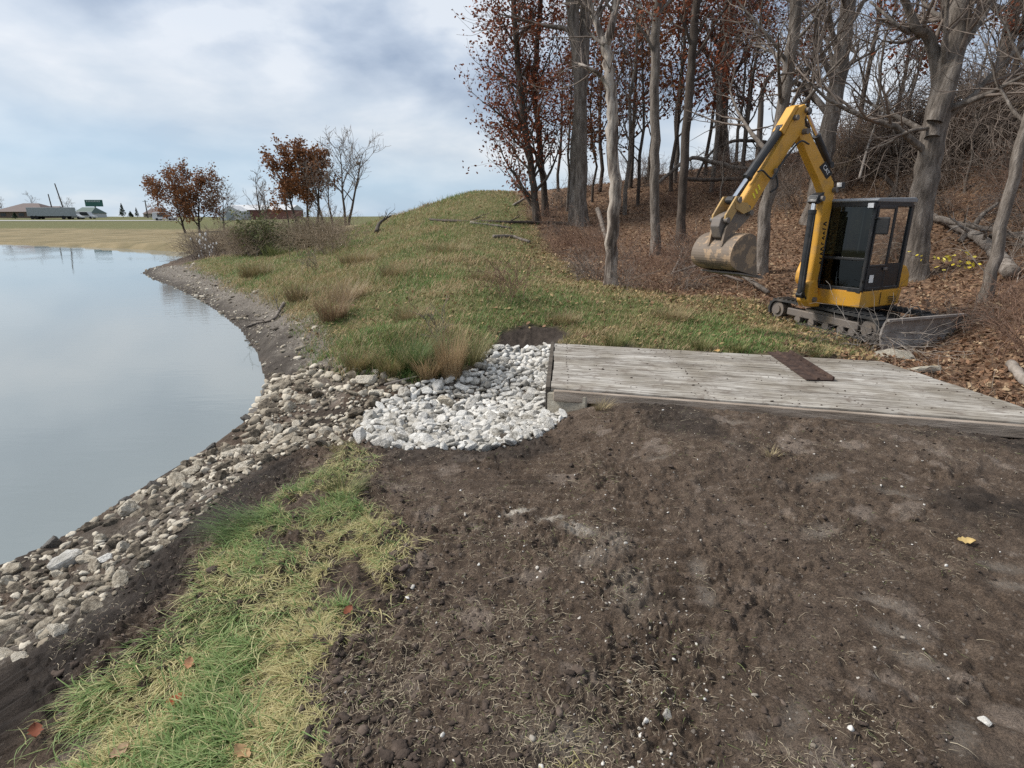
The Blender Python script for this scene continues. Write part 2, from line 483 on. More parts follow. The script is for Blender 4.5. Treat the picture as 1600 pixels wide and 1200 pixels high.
def ground_material():
    m, t, b = newmat('ground_cover')
    L = t.links.new
    tc = N(t, 'ShaderNodeTexCoord')
    P = tc.outputs['Object']
    at_ = N(t, 'ShaderNodeAttribute', attribute_name='Col')
    sp = N(t, 'ShaderNodeSeparateColor'); L(at_.outputs['Color'], sp.inputs[0])

    def noise(scale, detail=6.0, rough=.6):
        n = N(t, 'ShaderNodeTexNoise', i_Scale=scale, i_Detail=detail, i_Roughness=rough)
        L(P, n.inputs['Vector']); return n.outputs['Fac']

    def voro(scale, out='Color'):
        n = N(t, 'ShaderNodeTexVoronoi', i_Scale=scale); L(P, n.inputs['Vector']); return n.outputs[out]

    def mix(f, a, c, typ='MIX'):
        n = N(t, 'ShaderNodeMixRGB', blend_type=typ)
        for i, s in enumerate((f, a, c)):
            if hasattr(s, 'links'): L(s, n.inputs[i])
            else: n.inputs[i].default_value = s
        return n.outputs[0]

    def rp(src, stops):
        n = ramp(t, stops); L(src, n.inputs[0]); return n.outputs[0]
    nA = noise(.9); nB = noise(7.0, 8.0, .7); nC = noise(55.0, 6.0, .75)
    # topsoil: dark, with paler dried skins
    soil = rp(nB, [(.28, (.036, .026, .018)), (.48, (.100, .073, .053)), (.62, (.152, .115, .086)), (.75, (.22, .175, .135))])
    dry = rp(nA, [(.52, (0, 0, 0)), (.70, (.45, .45, .45))])
    soil = mix(dry, soil, (.165, .130, .105, 1))
    soil = mix(rp(nC, [(.35, (.0, .0, .0)), (.6, (.5, .5, .5))]), soil, (.038, .027, .022, 1))
    scuff = rp(noise(2.6, 3.0, .5), [(.60, (0, 0, 0)), (.66, (.55, .55, .55))])
    soil = mix(scuff, soil, (.22, .18, .15, 1))
    fine = rp(noise(95.0, 4.0, .7), [(.30, (.42, .40, .38)), (.48, (.92, .92, .92)), (.68, (1.45, 1.42, 1.38))])
    soil = mix(1.0, soil, fine, 'MULTIPLY')
    chips = rp(voro(75.0), [(.86, (0, 0, 0)), (.93, (.6, .6, .6))])
    soil = mix(chips, soil, (.24, .21, .18, 1))
    damp = N(t, 'ShaderNodeAttribute', attribute_name='Damp')
    soil = mix(damp.outputs['Fac'], soil, rp(nB, [(.3, (.017, .014, .012)), (.6, (.040, .032, .027)), (.75, (.07, .058, .048))]))
    dust = N(t, 'ShaderNodeAttribute', attribute_name='Dust')
    dn = N(t, 'ShaderNodeMath', operation='MULTIPLY'); L(dust.outputs['Fac'], dn.inputs[0]); L(rp(nC, [(.32, (.1, .1, .1)), (.58, (1, 1, 1))]), dn.inputs[1])
    soil = mix(dn.outputs[0], soil, (.50, .46, .40, 1))
    # turf ground under the blades
    turf = rp(nB, [(.3, (.065, .072, .028)), (.5, (.13, .125, .052)), (.68, (.22, .185, .095))])
    turf = mix(rp(noise(2.0, 4.0), [(.4, (0, 0, 0)), (.66, (.8, .8, .8))]), turf, (.066, .082, .028, 1))
    # muddy gravel strand
    peb = voro(38.0)
    grav = mix(.55, rp(nB, [(.3, (.09, .078, .064)), (.6, (.18, .16, .135)), (.75, (.26, .235, .20))]), rp(peb, [(.1, (.06, .05, .042)), (.6, (.15, .13, .11)), (.95, (.36, .33, .29))]))
    wet = N(t, 'ShaderNodeAttribute', attribute_name='Wet')
    grav = mix(wet.outputs['Fac'], grav, rp(nB, [(.3, (.035, .029, .024)), (.6, (.075, .064, .054)), (.75, (.12, .104, .09))]))
    # leaf litter
    lit = rp(voro(17.0), [(.05, (.075, .046, .030)), (.4, (.165, .098, .06)), (.7, (.25, .155, .096)), (.97, (.40, .28, .18))])
    lit = mix(rp(nB, [(.4, (0, 0, 0)), (.62, (.6, .6, .6))]), lit, (.065, .043, .030, 1))
    c = mix(sp.outputs['Red'], soil, turf)
    c = mix(sp.outputs['Green'], c, grav)
    c = mix(sp.outputs['Blue'], c, lit)
    # far mown grass and tan reeds
    tan = rp(noise(.25, 6.0), [(.35, (.15, .125, .068)), (.65, (.25, .20, .115))])
    tanm = at_.outputs['Alpha']
    inv = N(t, 'ShaderNodeMath', operation='SUBTRACT', i_0=1.0); L(tanm, inv.inputs[1])
    c = mix(inv.outputs[0], c, tan)
    L(c, b.inputs['Base Color'])
    b.inputs['Roughness'].default_value = .96
    b.inputs['Specular IOR Level'].default_value = .18
    bp1 = N(t, 'ShaderNodeBump', i_Strength=.9, i_Distance=.035); L(nB, bp1.inputs['Height'])
    bp2 = N(t, 'ShaderNodeBump', i_Strength=.95, i_Distance=.016); L(nC, bp2.inputs['Height']); L(bp1.outputs[0], bp2.inputs['Normal'])
    L(bp2.outputs[0], b.inputs['Normal'])
    return m


# ------------------------------------------------------------------ ground sheet and water
def build_ground():
    th = np.concatenate([np.arange(-46, 46, .17), np.arange(46, 314, 4.0)])
    th = np.radians(th)
    rs = [0.5]
    while rs[-1] < 1600:
        r = rs[-1]
        rs.append(r * (1.0065 if r < 9 else 1.011 if r < 40 else 1.035))
    rs = np.array(rs)
    X = rs[:, None] * np.sin(th)[None]; Y = rs[:, None] * np.cos(th)[None]
    x = X.ravel(); y = Y.ravel()
    z = HT(x, y)
    nr, nth = X.shape
    V = np.stack([x, y, z], 1)
    i = np.arange(nr - 1)[:, None] * nth; j = np.arange(nth)[None]; j2 = (j + 1) % nth
    F = np.stack([i + j, i + j2, i + nth + j2, i + nth + j], -1).reshape(-1, 4)
    V = np.vstack([V, [[0, 0, hz(0, 0)]]])
    c = len(V) - 1
    T = np.stack([np.full(nth, c), (np.arange(nth) + 1) % nth, np.arange(nth)], 1)
    jit = (fbm(x * 2.2, y * 2.2, 4, 51) - .5) * 1.0
    r = np.hypot(x, y)
    wv = .25 + .02 * r
    g = sstep(.5, -.5, (sdf(x, y, P_SLOPE) + jit * .5) / wv)
    dp = pond_sd(x, y)
    far = sstep(48, 56, r) * (x < 8)
    g = np.maximum(g, far)
    g = g * (1 - sstep(.1, -.1, sdf(x, y, P_DIRT) + jit * .2))
    gr = sstep(.35, -.2, sdf(x, y, P_SHORE) + jit * .5)
    gr = np.maximum(gr, .7 * sstep(.2, -.3, sdf(x, y, P_TAN) + jit * .4) * sstep(.35, .6, fbm(x * 1.5, y * 1.5, 3, 8)))
    gr = np.maximum(gr, .55 * sstep(.1, -.2, sdf(x, y, P_WHITE)))
    li = sstep(.8, -.8, sdf(x, y, P_LITTER) + jit * 1.3)
    tan = far * sstep(30, 24, dp + jit * 3) * (y > 45)
    cols = np.stack([g, gr, li, 1 - tan], 1)
    cols = np.vstack([cols, [[0, 0, 0, 1]]])
    o = np_mesh('ground', V, [F, T], [ground_material()], cols=cols, smooth=True)
    wt = sstep(1.0, .1, pond_sd(x, y) + jit * .9)
    a = o.data.attributes.new('Wet', 'FLOAT', 'POINT'); a.data.foreach_set('value', np.append(wt, 0).astype(np.float32))
    dm = np.maximum(sstep(.12, -.2, sdf(x, y, P_DAMP) + jit * .4), .8 * sstep(.15, -.1, sdf(x, y, P_DIRT) + jit * .2))
    dm = np.maximum(dm, sstep(.50, .68, fbm(x * 1.1 + 9, y * 1.1, 4, 140)) * .75 * sstep(-.1, .3, sdf(x, y, P_NGRASS)))
    du = np.maximum(spots(x, y, DUSTS), .22 * spots(x, y, PRINTS))
    a = o.data.attributes.new('Dust', 'FLOAT', 'POINT'); a.data.foreach_set('value', np.append(du, 0).astype(np.float32))
    a = o.data.attributes.new('Damp', 'FLOAT', 'POINT'); a.data.foreach_set('value', np.append(dm, 0).astype(np.float32))
    tag(o, kind='structure')


build_ground()


def build_water():
    m, t, b = newmat('pond_water')
    L = t.links.new
    b.inputs['Base Color'].default_value = (.20, .225, .225, 1)
    b.inputs['Roughness'].default_value = .03
    b.inputs['IOR'].default_value = 1.33
    b.inputs['Specular IOR Level'].default_value = .62
    tc = N(t, 'ShaderNodeTexCoord')
    mp = N(t, 'ShaderNodeMapping'); mp.inputs['Scale'].default_value = (.7, 2.4, 1); mp.inputs['Rotation'].default_value = (0, 0, R(12))
    L(tc.outputs['Object'], mp.inputs[0])
    n1 = N(t, 'ShaderNodeTexNoise', i_Scale=2.2, i_Detail=3.0, i_Roughness=.5); L(mp.outputs[0], n1.inputs['Vector'])
    n2 = N(t, 'ShaderNodeTexNoise', i_Scale=.15, i_Detail=2.0); L(tc.outputs['Object'], n2.inputs['Vector'])
    rp = ramp(t, [(.4, (.1, .1, .1)), (.65, (1, 1, 1))]); L(n2.outputs['Fac'], rp.inputs[0])
    ml = N(t, 'ShaderNodeMath', operation='MULTIPLY'); L(n1.outputs['Fac'], ml.inputs[0]); L(rp.outputs[0], ml.inputs[1])
    bp = N(t, 'ShaderNodeBump', i_Strength=.3, i_Distance=.02); L(ml.outputs[0], bp.inputs['Height'])
    L(bp.outputs[0], b.inputs['Normal'])
    bm = bmesh.new()
    P = np.array(POND)
    # sheet a little larger than the pond; the banks rise through it
    xs = [-171, -90, -40, -20, -3.2]; 
    vs = [bm.verts.new((x, y, WATER)) for x, y in ((-171, -13), (-3.4, -13), (-3.4, 10.5), (-14, 27), (-29.4, 55.5), (-60, 72), (-171, 66))]
    bm.faces.new(vs)
    me = bpy.data.meshes.new('water'); bm.to_mesh(me); bm.free(); me.materials.append(m)
    tag(link_mesh('water', me), kind='structure')


build_water()
# ------------------------------------------------------------------ timber bridge deck, abutment, rusty channel
M_DECK = None


def deck_material():
    m, t, b = newmat('weathered_deck')
    L = t.links.new
    tc = N(t, 'ShaderNodeTexCoord')
    mp = N(t, 'ShaderNodeMapping'); mp.inputs['Scale'].default_value = (.55, 9, 4)
    L(tc.outputs['Object'], mp.inputs[0])
    oi = N(t, 'ShaderNodeNewGeometry')
    n1 = N(t, 'ShaderNodeTexNoise', i_Scale=3.2, i_Detail=9.0, i_Roughness=.72, i_Distortion=.4); L(mp.outputs[0], n1.inputs['Vector'])
    n2 = N(t, 'ShaderNodeTexNoise', i_Scale=1.6, i_Detail=5.0, i_Roughness=.6); L(tc.outputs['Object'], n2.inputs['Vector'])
    r1 = ramp(t, [(.33, (.07, .058, .047)), (.43, (.21, .192, .168)), (.53, (.37, .352, .32)), (.68, (.56, .545, .505))])
    L(n1.outputs['Fac'], r1.inputs[0])
    r2 = ramp(t, [(.36, (.60, .565, .51)), (.62, (1, 1, 1))]); L(n2.outputs['Fac'], r2.inputs[0])
    mx = N(t, 'ShaderNodeMixRGB', blend_type='MULTIPLY', i_0=1.0); L(r1.outputs[0], mx.inputs[1]); L(r2.outputs[0], mx.inputs[2])
    # wet / dirty stains across the boards
    n3 = N(t, 'ShaderNodeTexNoise', i_Scale=5.0, i_Detail=7.0, i_Roughness=.7, i_Distortion=.8); L(tc.outputs['Object'], n3.inputs['Vector'])
    r3 = ramp(t, [(.53, (0, 0, 0)), (.66, (.8, .8, .8))]); L(n3.outputs['Fac'], r3.inputs[0])
    m2 = N(t, 'ShaderNodeMixRGB'); L(r3.outputs[0], m2.inputs[0]); L(mx.outputs[0], m2.inputs[1]); m2.inputs[2].default_value = (.13, .105, .085, 1)
    ob = N(t, 'ShaderNodeObjectInfo'); r5 = ramp(t, [(0, (.86, .84, .82)), (1, (1.08, 1.07, 1.06))]); L(ob.outputs['Random'], r5.inputs[0])
    m5 = N(t, 'ShaderNodeMixRGB', blend_type='MULTIPLY', i_0=1.0); L(m2.outputs[0], m5.inputs[1]); L(r5.outputs[0], m5.inputs[2])
    L(m5.outputs[0], b.inputs['Base Color'])
    b.inputs['Roughness'].default_value = .85
    bp = N(t, 'ShaderNodeBump', i_Strength=.5, i_Distance=.006); L(n1.outputs['Fac'], bp.inputs['Height']); L(bp.outputs[0], b.inputs['Normal'])
    return m


M_TIMBER = mottled('damp_timber', [(.3, (.16, .125, .095)), (.55, (.32, .265, .215)), (.75, (.44, .38, .32))], 3.0, .85, .5, 12, stretch=(.8, 6, 6))
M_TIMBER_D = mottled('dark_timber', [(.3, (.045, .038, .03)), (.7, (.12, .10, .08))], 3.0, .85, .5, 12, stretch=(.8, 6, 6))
M_CONC = mottled('old_concrete', [(.3, (.26, .23, .18)), (.5, (.36, .325, .26)), (.7, (.45, .42, .35))], 5, .9, .5, 30)
M_RUST = mottled('rusty_steel', [(.3, (.026, .016, .013)), (.5, (.050, .030, .023)), (.72, (.09, .058, .043))], 9, .85, .5, 40)


class MB:
    """collects shapes into one bmesh -> one mesh object"""

    def __init__(s):
        s.bm = bmesh.new()

    def _xf(s, verts, M):
        for v in verts: v.co = M @ v.co

    def box(s, c, size, rot=None, bevel=0, segs=2):
        r = bmesh.ops.create_cube(s.bm, size=1)
        vs = r['verts']
        for v in vs: v.co = Vector((v.co.x * size[0], v.co.y * size[1], v.co.z * size[2]))
        if bevel:
            es = list({e for v in vs for e in v.link_edges})
            rr = bmesh.ops.bevel(s.bm, geom=es, offset=bevel, segments=segs, affect='EDGES', profile=.5)
            vs = list({v for f in rr['faces'] for v in f.verts} | {v for v in vs if v.is_valid})
        M = Matrix.Translation(c)
        if rot is not None: M = M @ rot.to_4x4()
        s._xf(vs, M)
        return s

    def tube(s, pts, rad, n=10, caps=True):
        pts = [Vector(p) for p in pts]
        if not hasattr(rad, '__len__'): rad = [rad] * len(pts)
        rings = []
        up = None
        for i, p in enumerate(pts):
            t = (pts[min(i + 1, len(pts) - 1)] - pts[max(i - 1, 0)]).normalized()
            if up is None:
                up = Vector((0, 0, 1)) if abs(t.z) < .9 else Vector((1, 0, 0))
            u = t.cross(up).normalized(); w = u.cross(t).normalized(); up = w
            rings.append([s.bm.verts.new(p + (u * math.cos(a) + w * math.sin(a)) * rad[i]) for a in [2 * math.pi * k / n for k in range(n)]])
        for a, b in zip(rings, rings[1:]):
            for k in range(n):
                s.bm.faces.new((a[k], a[(k + 1) % n], b[(k + 1) % n], b[k]))
        if caps:
            s.bm.faces.new(list(reversed(rings[0]))); s.bm.faces.new(rings[-1])
        return s

    def prism(s, prof, y0, y1, bevel=0, axis='y'):
        """profile in (x,z), extruded along y"""
        def co(p, y): return (p[0], y, p[1]) if axis == 'y' else (y, p[0], p[1])
        a = [s.bm.verts.new(co(p, y0)) for p in prof]
        b = [s.bm.verts.new(co(p, y1)) for p in prof]
        n = len(prof)
        fs = [s.bm.faces.new(a), s.bm.faces.new(list(reversed(b)))]
        for k in range(n):
            fs.append(s.bm.faces.new((a[(k + 1) % n], a[k], b[k], b[(k + 1) % n])))
        bmesh.ops.recalc_face_normals(s.bm, faces=fs)
        if bevel:
            es = list({e for f in fs for e in f.edges})
            bmesh.ops.bevel(s.bm, geom=es, offset=bevel, segments=2, affect='EDGES', profile=.5)
        return s

    def quad(s, pts):
        s.bm.faces.new([s.bm.verts.new(p) for p in pts]); return s

    def cyl(s, p0, p1, r, n=16):
        return s.tube([p0, p1], r, n)

    def build(s, name, mat, parent=None, smooth=False):
        me = bpy.data.meshes.new(name)
        bmesh.ops.recalc_face_normals(s.bm, faces=s.bm.faces)
        s.bm.to_mesh(me); s.bm.free()
        for m in (mat if isinstance(mat, (list, tuple)) else [mat]): me.materials.append(m)
        if smooth:
            me.polygons.foreach_set('use_smooth', [True] * len(me.polygons))
        return link_mesh(name, me, parent)


def build_bridge():
    DM = deck_material()
    zt = .12
    FL = onz(862, 605, zt); BL = onz(868, 535, zt); BR = onz(1380, 566, zt)
    ax = Vector((5.46 - FL[0], 5.18 - FL[1], 0)); Lx = ax.length; ax.normalize()
    rz = math.atan2(ax.y, ax.x)
    root = empty('footbridge', (FL[0], FL[1], 0), rz, 'low weathered timber bridge deck of long grey boards beside the white riprap', 'bridge')
    inv = Matrix.Rotation(-rz, 3, 'Z')
    bl = inv @ Vector((BL[0] - FL[0], BL[1] - FL[1], 0)); br = inv @ Vector((BR[0] - FL[0], BR[1] - FL[1], 0))
    W = (bl.y + br.y) / 2
    n = 9
    for i in range(n):
        t0, t1 = i / n, (i + 1) / n
        g = .007
        m = MB()
        y0, y1 = W * t0 + (g if i else 0), W * t1 - g
        def xl(y): return bl.x * y / W
        def xr(y): return Lx + (br.x - Lx) * y / W
        a = rng.uniform(-.012, .012); b_ = rng.uniform(-.012, .012); dz = rng.uniform(-.003, .003)
        segs = 24
        prof = []
        top = []; bot = []
        for k in range(segs + 1):
            f = k / segs
            row = []
            for y, e in ((y0, -1), (y0 + .006, 0), ((y0 + y1) / 2, 0), (y1 - .006, 0), (y1, 1)):
                x = xl(y) + a + (xr(y) + b_ - xl(y) - a) * f
                z = zt + dz - (.005 if e else 0) + (vnoise(np.array(x * 3), np.array(y * 9.), 70) - .5) * .006
                row.append(m.bm.verts.new((x, y, float(z))))
            row2 = [m.bm.verts.new((row[0].co.x, y0, zt - .045)), m.bm.verts.new((row[-1].co.x, y1, zt - .045))]
            top.append(row); bot.append(row2)
        for k in range(segs):
            for q in range(4):
                m.bm.faces.new((top[k][q], top[k + 1][q], top[k + 1][q + 1], top[k][q + 1]))
            m.bm.faces.new((bot[k][0], bot[k + 1][0], top[k + 1][0], top[k][0]))
            m.bm.faces.new((top[k][4], top[k + 1][4], bot[k + 1][1], bot[k][1]))
        for k in (0, segs):
            m.bm.faces.new(top[k] + [bot[k][1], bot[k][0]])
        bo = m.build('board', DM, root, smooth=False)
        for fx in (.03, .35, .66, .965):
            for yy in (y0 + .05, y1 - .05):
                xx = xl(yy) + .05 + (xr(yy) - xl(yy) - .1) * fx + rng.uniform(-.012, .012)
                MB().cyl((xx, yy, zt - .01), (xx, yy, zt + .0045), .009, 7).build('nail', M_RUST, bo)
    # front fascia, far beam and the end board over the stones
    MB().box((Lx / 2 + .01, -.035, .035), (Lx - .05, .06, .13), bevel=.008).build('edge_beam', M_TIMBER, root)
    MB().box(((bl.x + br.x) / 2, W + .05, .02), (br.x - bl.x - .1, .07, .16), bevel=.008).build('edge_beam', M_TIMBER, root)
    lang = math.atan2(bl.y, bl.x)
    ll = bl.length
    mid = Vector((bl.x / 2 - .045, W / 2 + .03, -.02))
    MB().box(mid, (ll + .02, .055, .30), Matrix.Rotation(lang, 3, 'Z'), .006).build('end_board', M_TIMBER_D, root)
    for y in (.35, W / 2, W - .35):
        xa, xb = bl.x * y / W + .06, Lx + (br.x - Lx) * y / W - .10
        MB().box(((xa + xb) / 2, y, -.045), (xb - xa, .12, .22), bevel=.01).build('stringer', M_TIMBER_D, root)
    # concrete block the near corner sits on
    p = onz(878, 628, -.06)
    rt = empty('abutment_block', (p[0] + .06, p[1] + .02, -.45), rz - .12, 'buff concrete block under the near left corner of the timber bridge', 'concrete block')
    m = MB(); m.box((.02, .10, .235), (.50, .40, .56), bevel=.02)
    o = m.build('block_body', M_CONC, rt)
    # rusty channel lying on the deck
    a = onz(1218, 549, zt + .03); b = onz(1283, 592, zt + .03)
    d = Vector(b - a); Lc = d.length; d.normalize(); rc = math.atan2(d.y, d.x)
    ch = empty('rusty_channel', (a[0], a[1], zt + .008), rc, 'length of rusted ribbed steel plate lying across the grey bridge boards', 'steel plate')
    m = MB()
    # folded section: flange, web with two ribs, upturned lip
    sec = [(-.17, .012), (-.05, .012), (-.04, .035), (-.02, .035), (-.01, .012), (.13, .012), (.14, .05), (.155, .05), (.155, .0), (-.17, .0)]
    m.prism([(p_[0], p_[1]) for p_ in sec], 0, Lc, axis='x')
    m.build('ribbed_plate', M_RUST, ch)
    for k in range(5):
        f = .15 + .18 * k
        MB().cyl((Lc * f, .12, .006), (Lc * f, .12, .02), .014, 10).build('bolt_head', M_RUST, ch)


build_bridge()

# ------------------------------------------------------------------ stones
M_WHITE = mottled('limestone_white', [(.18, (.16, .145, .12)), (.34, (.37, .35, .31)), (.55, (.52, .50, .46)), (.78, (.66, .645, .605))], 2.2, .9, .5, 7, rnd=.5, bdist=.08)
M_TAN = mottled('riprap_tan', [(.16, (.07, .057, .042)), (.36, (.18, .15, .112)), (.56, (.34, .297, .23)), (.8, (.54, .49, .405))], 2.4, .9, .55, 7, rnd=.6, bdist=.08)
M_WET = mottled('riprap_wet', [(.25, (.03, .027, .024)), (.6, (.09, .078, .065))], 8, .45, .5, 34, rnd=.3)


def rock_verts(sub, seed, flat=.75):
    r = np.random.default_rng(seed)
    bm = bmesh.new(); bmesh.ops.create_icosphere(bm, subdivisions=sub, radius=1)
    V = np.array([v.co[:] for v in bm.verts]); Fc = np.array([[v.index for v in f.verts] for f in bm.faces]); bm.free()
    pl = r.normal(size=(9, 3)); pl /= np.linalg.norm(pl, axis=1)[:, None]
    dd = r.uniform(.42, .88, 9)
    rad = np.min(np.where(V @ pl.T > .05, dd / np.maximum(V @ pl.T, .05), 9), 1)
    rad = np.minimum(rad, 1.15)
    V = V * rad[:, None]
    V += (np.stack([vnoise(V[:, 0] * 3 + V[:, 2] * 2, V[:, 1] * 3 - V[:, 2], seed + k) for k in range(3)], 1) - .5) * .07
    V *= np.array([1.12, r.uniform(.65, 1.0), r.uniform(.6, .9) * flat / .75])
    return V, Fc


ROCKS3 = [rock_verts(3, 100 + k) for k in range(12)]
ROCKS2 = [rock_verts(2, 100 + k) for k in range(12)]
_rock_mesh = {}


def rock_mesh(k, mat):
    key = (k, mat.name)
    if key not in _rock_mesh:
        V, Fc = ROCKS3[k]
        me = bpy.data.meshes.new('stone')
        me.from_pydata(V.tolist(), [], Fc.tolist()); me.materials.append(mat)
        me.polygons.foreach_set('use_smooth', [False] * len(me.polygons))
        _rock_mesh[key] = me
    return _rock_mesh[key]


def merged_rocks(name, items, mat, label=None, cat=None):
    """items: (x,y,z,r,rotz,k) -> one 'stuff' object"""
    Vs, Fs = [], []; o = 0
    for x, y, z, r, a, k, in items:
        V, Fc = ROCKS2[k]
        c, s = math.cos(a), math.sin(a)
        tl = rng.uniform(-.4, .4)
        W = V.copy(); W = np.stack([W[:, 0], W[:, 1] * math.cos(tl) - W[:, 2] * math.sin(tl), W[:, 1] * math.sin(tl) + W[:, 2] * math.cos(tl)], 1)
        W = np.stack([W[:, 0] * c - W[:, 1] * s, W[:, 0] * s + W[:, 1] * c, W[:, 2]], 1) * r + [x, y, z]
        Vs.append(W); Fs.append(Fc + o); o += len(W)
    ob = np_mesh(name, np.vstack(Vs), [np.vstack(Fs)], mat)
    return tag(ob, label, cat, kind='stuff')


def pack(poly, n, rfun, tight=.78):
    P = np.asarray(poly); lo = P.min(0); hi = P.max(0)
    pool = rng.uniform(lo, hi, (n * 40, 2)); pool = pool[inside(pool[:, 0], pool[:, 1], P)]
    got = np.zeros((n, 3)); m = 0; q = 0
    for r in sorted([rfun() for _ in range(n)], reverse=True):
        for _ in range(40):
            if q >= len(pool): q = 0; pool = rng.permutation(pool)
            x, y = pool[q]; q += 1
            if m == 0 or np.all((got[:m, 0] - x) ** 2 + (got[:m, 1] - y) ** 2 > ((r + got[:m, 2]) * tight) ** 2):
                got[m] = (x, y, r); m += 1; break
    return [tuple(g) for g in got[:m]]


def scatter_stones(poly, n, rfun, mat, name, group, labels, cat, stuffname, pile, spread=None, wetmat=None, tight=.78):
    S = pack(poly, n, rfun, tight)
    xs = np.array([s[0] for s in S]); ys = np.array([s[1] for s in S])
    zs = HT(xs, ys); dp = pond_sd(xs, ys)
    dist = np.sqrt(xs ** 2 + ys ** 2 + (CAMZ - zs) ** 2)
    app = np.array([s[2] for s in S]) / dist
    order = np.argsort(-app)
    items = []
    for rank, i in enumerate(order):
        x, y, r = S[i]
        if wetmat is not None: r *= .60 + .40 * float(sstep(4.5, 9, math.hypot(x, y)))
        if wetmat is not None and vnoise(np.array([x * 1.7]), np.array([y * 1.7]), 55)[0] + rng.random() * .4 < .38: continue
        k = int(rng.integers(0, 12)); a = rng.uniform(0, 6.28)
        z = zs[i] + r * rng.uniform(.05, .45) * pile
        mt = wetmat if (wetmat is not None and dp[i] < .10 + .12 * rng.random()) else mat
        if rank < 295:
            o = bpy.data.objects.new(name, rock_mesh(k, mt))
            COL.objects.link(o)
            o.location = (x, y, z); o.scale = (r,) * 3
            o.rotation_euler = (rng.uniform(-.5, .5), rng.uniform(-.5, .5), a)
            tag(o, labels[1] if mt is wetmat and wetmat is not None else labels[0], cat, group)
        else:
            items.append((x, y, z, r, a, k))
    return items, S


it, SW = scatter_stones(P_WHITE, 3900, lambda: float(np.clip(rng.lognormal(-3.22, .40), .024, .115)), M_WHITE, 'limestone_rock',
                        'white limestone rocks of the fresh riprap bed', ['pale angular limestone rock in the fresh white riprap bed beside the bridge'], 'rock', 'white_riprap', .8, tight=.63)
# small chips fill the gaps of the bed
P = np.asarray(P_WHITE); lo, hi = P.min(0), P.max(0)
cand = rng.uniform(lo, hi, (700, 2)); cand = cand[inside(cand[:, 0], cand[:, 1], P)]
cz = HT(cand[:, 0], cand[:, 1])
it += [(x, y, z + .01, float(rng.uniform(.02, .045)), float(rng.uniform(0, 6.28)), int(rng.integers(0, 12))) for (x, y), z in zip(cand, cz)]
merged_rocks('white_rubble', it, M_WHITE)

it, ST = scatter_stones(P_TAN, 3600, lambda: float(np.clip(rng.lognormal(-3.12, .48), .022, .15)), M_TAN, 'riprap_stone',
                        'old tan riprap stones along the pond edge', ['weathered tan riprap stone on the bank between water and grass', 'dark wet riprap stone at the waterline of the pond'], 'stone', 'tan_riprap', .35, wetmat=M_WET, tight=.80)
P = np.asarray(P_TAN); lo, hi = P.min(0), P.max(0)
cand = rng.uniform(lo, hi, (5200, 2)); cand = cand[inside(cand[:, 0], cand[:, 1], P)]
cand = cand[vnoise(cand[:, 0] * 1.4, cand[:, 1] * 1.4, 5) > .35]
cz = HT(cand[:, 0], cand[:, 1])
it += [(x, y, z + .004, float(rng.uniform(.012, .05)), float(rng.uniform(0, 6.28)), int(rng.integers(0, 12))) for (x, y), z in zip(cand, cz)]
merged_rocks('tan_rubble', it, M_TAN)


x, y = rng.uniform(-24, -1.5, 26000), rng.uniform(5, 36, 26000)
ok = (sdf(x, y, P_SHORE) < .2) & (pond_sd(x, y) > -.1) & (rng.random(26000) < .30 + .9 * sstep(.48, .62, fbm(x * .9, y * .9, 3, 33)))
x, y = x[ok], y[ok]; z_ = HT(x, y)
tag(merged_rocks('strand_pebbles', [(x[i], y[i], z_[i], float(np.clip(rng.lognormal(-3.45, .55), .012, .12)), float(rng.uniform(0, 6)), i % 12) for i in range(len(x))], M_TAN), kind='stuff')


def single_rock(u, v, r, k, mat, name, label, cat='rock', sc_=(1, 1, 1), rot=(0, 0, 0), sink=.25):
    p = at(u, v)
    o = bpy.data.objects.new(name, rock_mesh(k, mat)); COL.objects.link(o)
    o.location = (p.x, p.y, p.z + r * sink); o.scale = (r * sc_[0], r * sc_[1], r * sc_[2]); o.rotation_euler = rot
    return tag(o, label, cat)


single_rock(108, 885, .115, 3, M_WHITE, 'boulder', 'largest chalky pale boulder among the tan stones at the lower left bank', rot=(.3, .2, .5))
single_rock(160, 880, .075, 5, M_WHITE, 'boulder', 'pale flat-topped rock just right of the largest chalky boulder on the bank', rot=(.1, .2, 1.5))
single_rock(1402, 560, .24, 2, M_CONC, 'concrete_rubble', 'grey broken concrete lump at the far right corner of the bridge deck', 'concrete', (1.3, .8, .6))
single_rock(1450, 582, .20, 7, M_CONC, 'concrete_rubble', 'buff flat stone in the ditch right of the bridge deck', 'stone', (1.4, .9, .5))
single_rock(795, 688, .085, 4, M_TIMBER_D, 'dirt_clod', 'dark brown clod of earth at the lower edge of the white riprap', 'clod')
single_rock(700, 632, .13, 6, M_TAN, 'brown_rock', 'single brown rock showing among the white riprap', 'rock')
single_rock(1043, 1112, .025, 1, M_WHITE, 'pale_pebble', 'chalky pebble on dark soil near the bottom centre of the picture', 'pebble')
single_rock(1541, 1125, .027, 8, M_WHITE, 'pale_pebble', 'rounded white pebble on the soil at the lower right', 'pebble')


# ------------------------------------------------------------------ soil clods, pebbles, straw
def sector(n, umax=40, rmin=1.0, rmax=14):
    """points whose density falls off with distance from where the picture was taken"""
    th = np.radians(rng.uniform(-umax, umax, n)); r = np.exp(rng.uniform(math.log(rmin), math.log(rmax), n))
    return r * np.sin(th), r * np.cos(th)


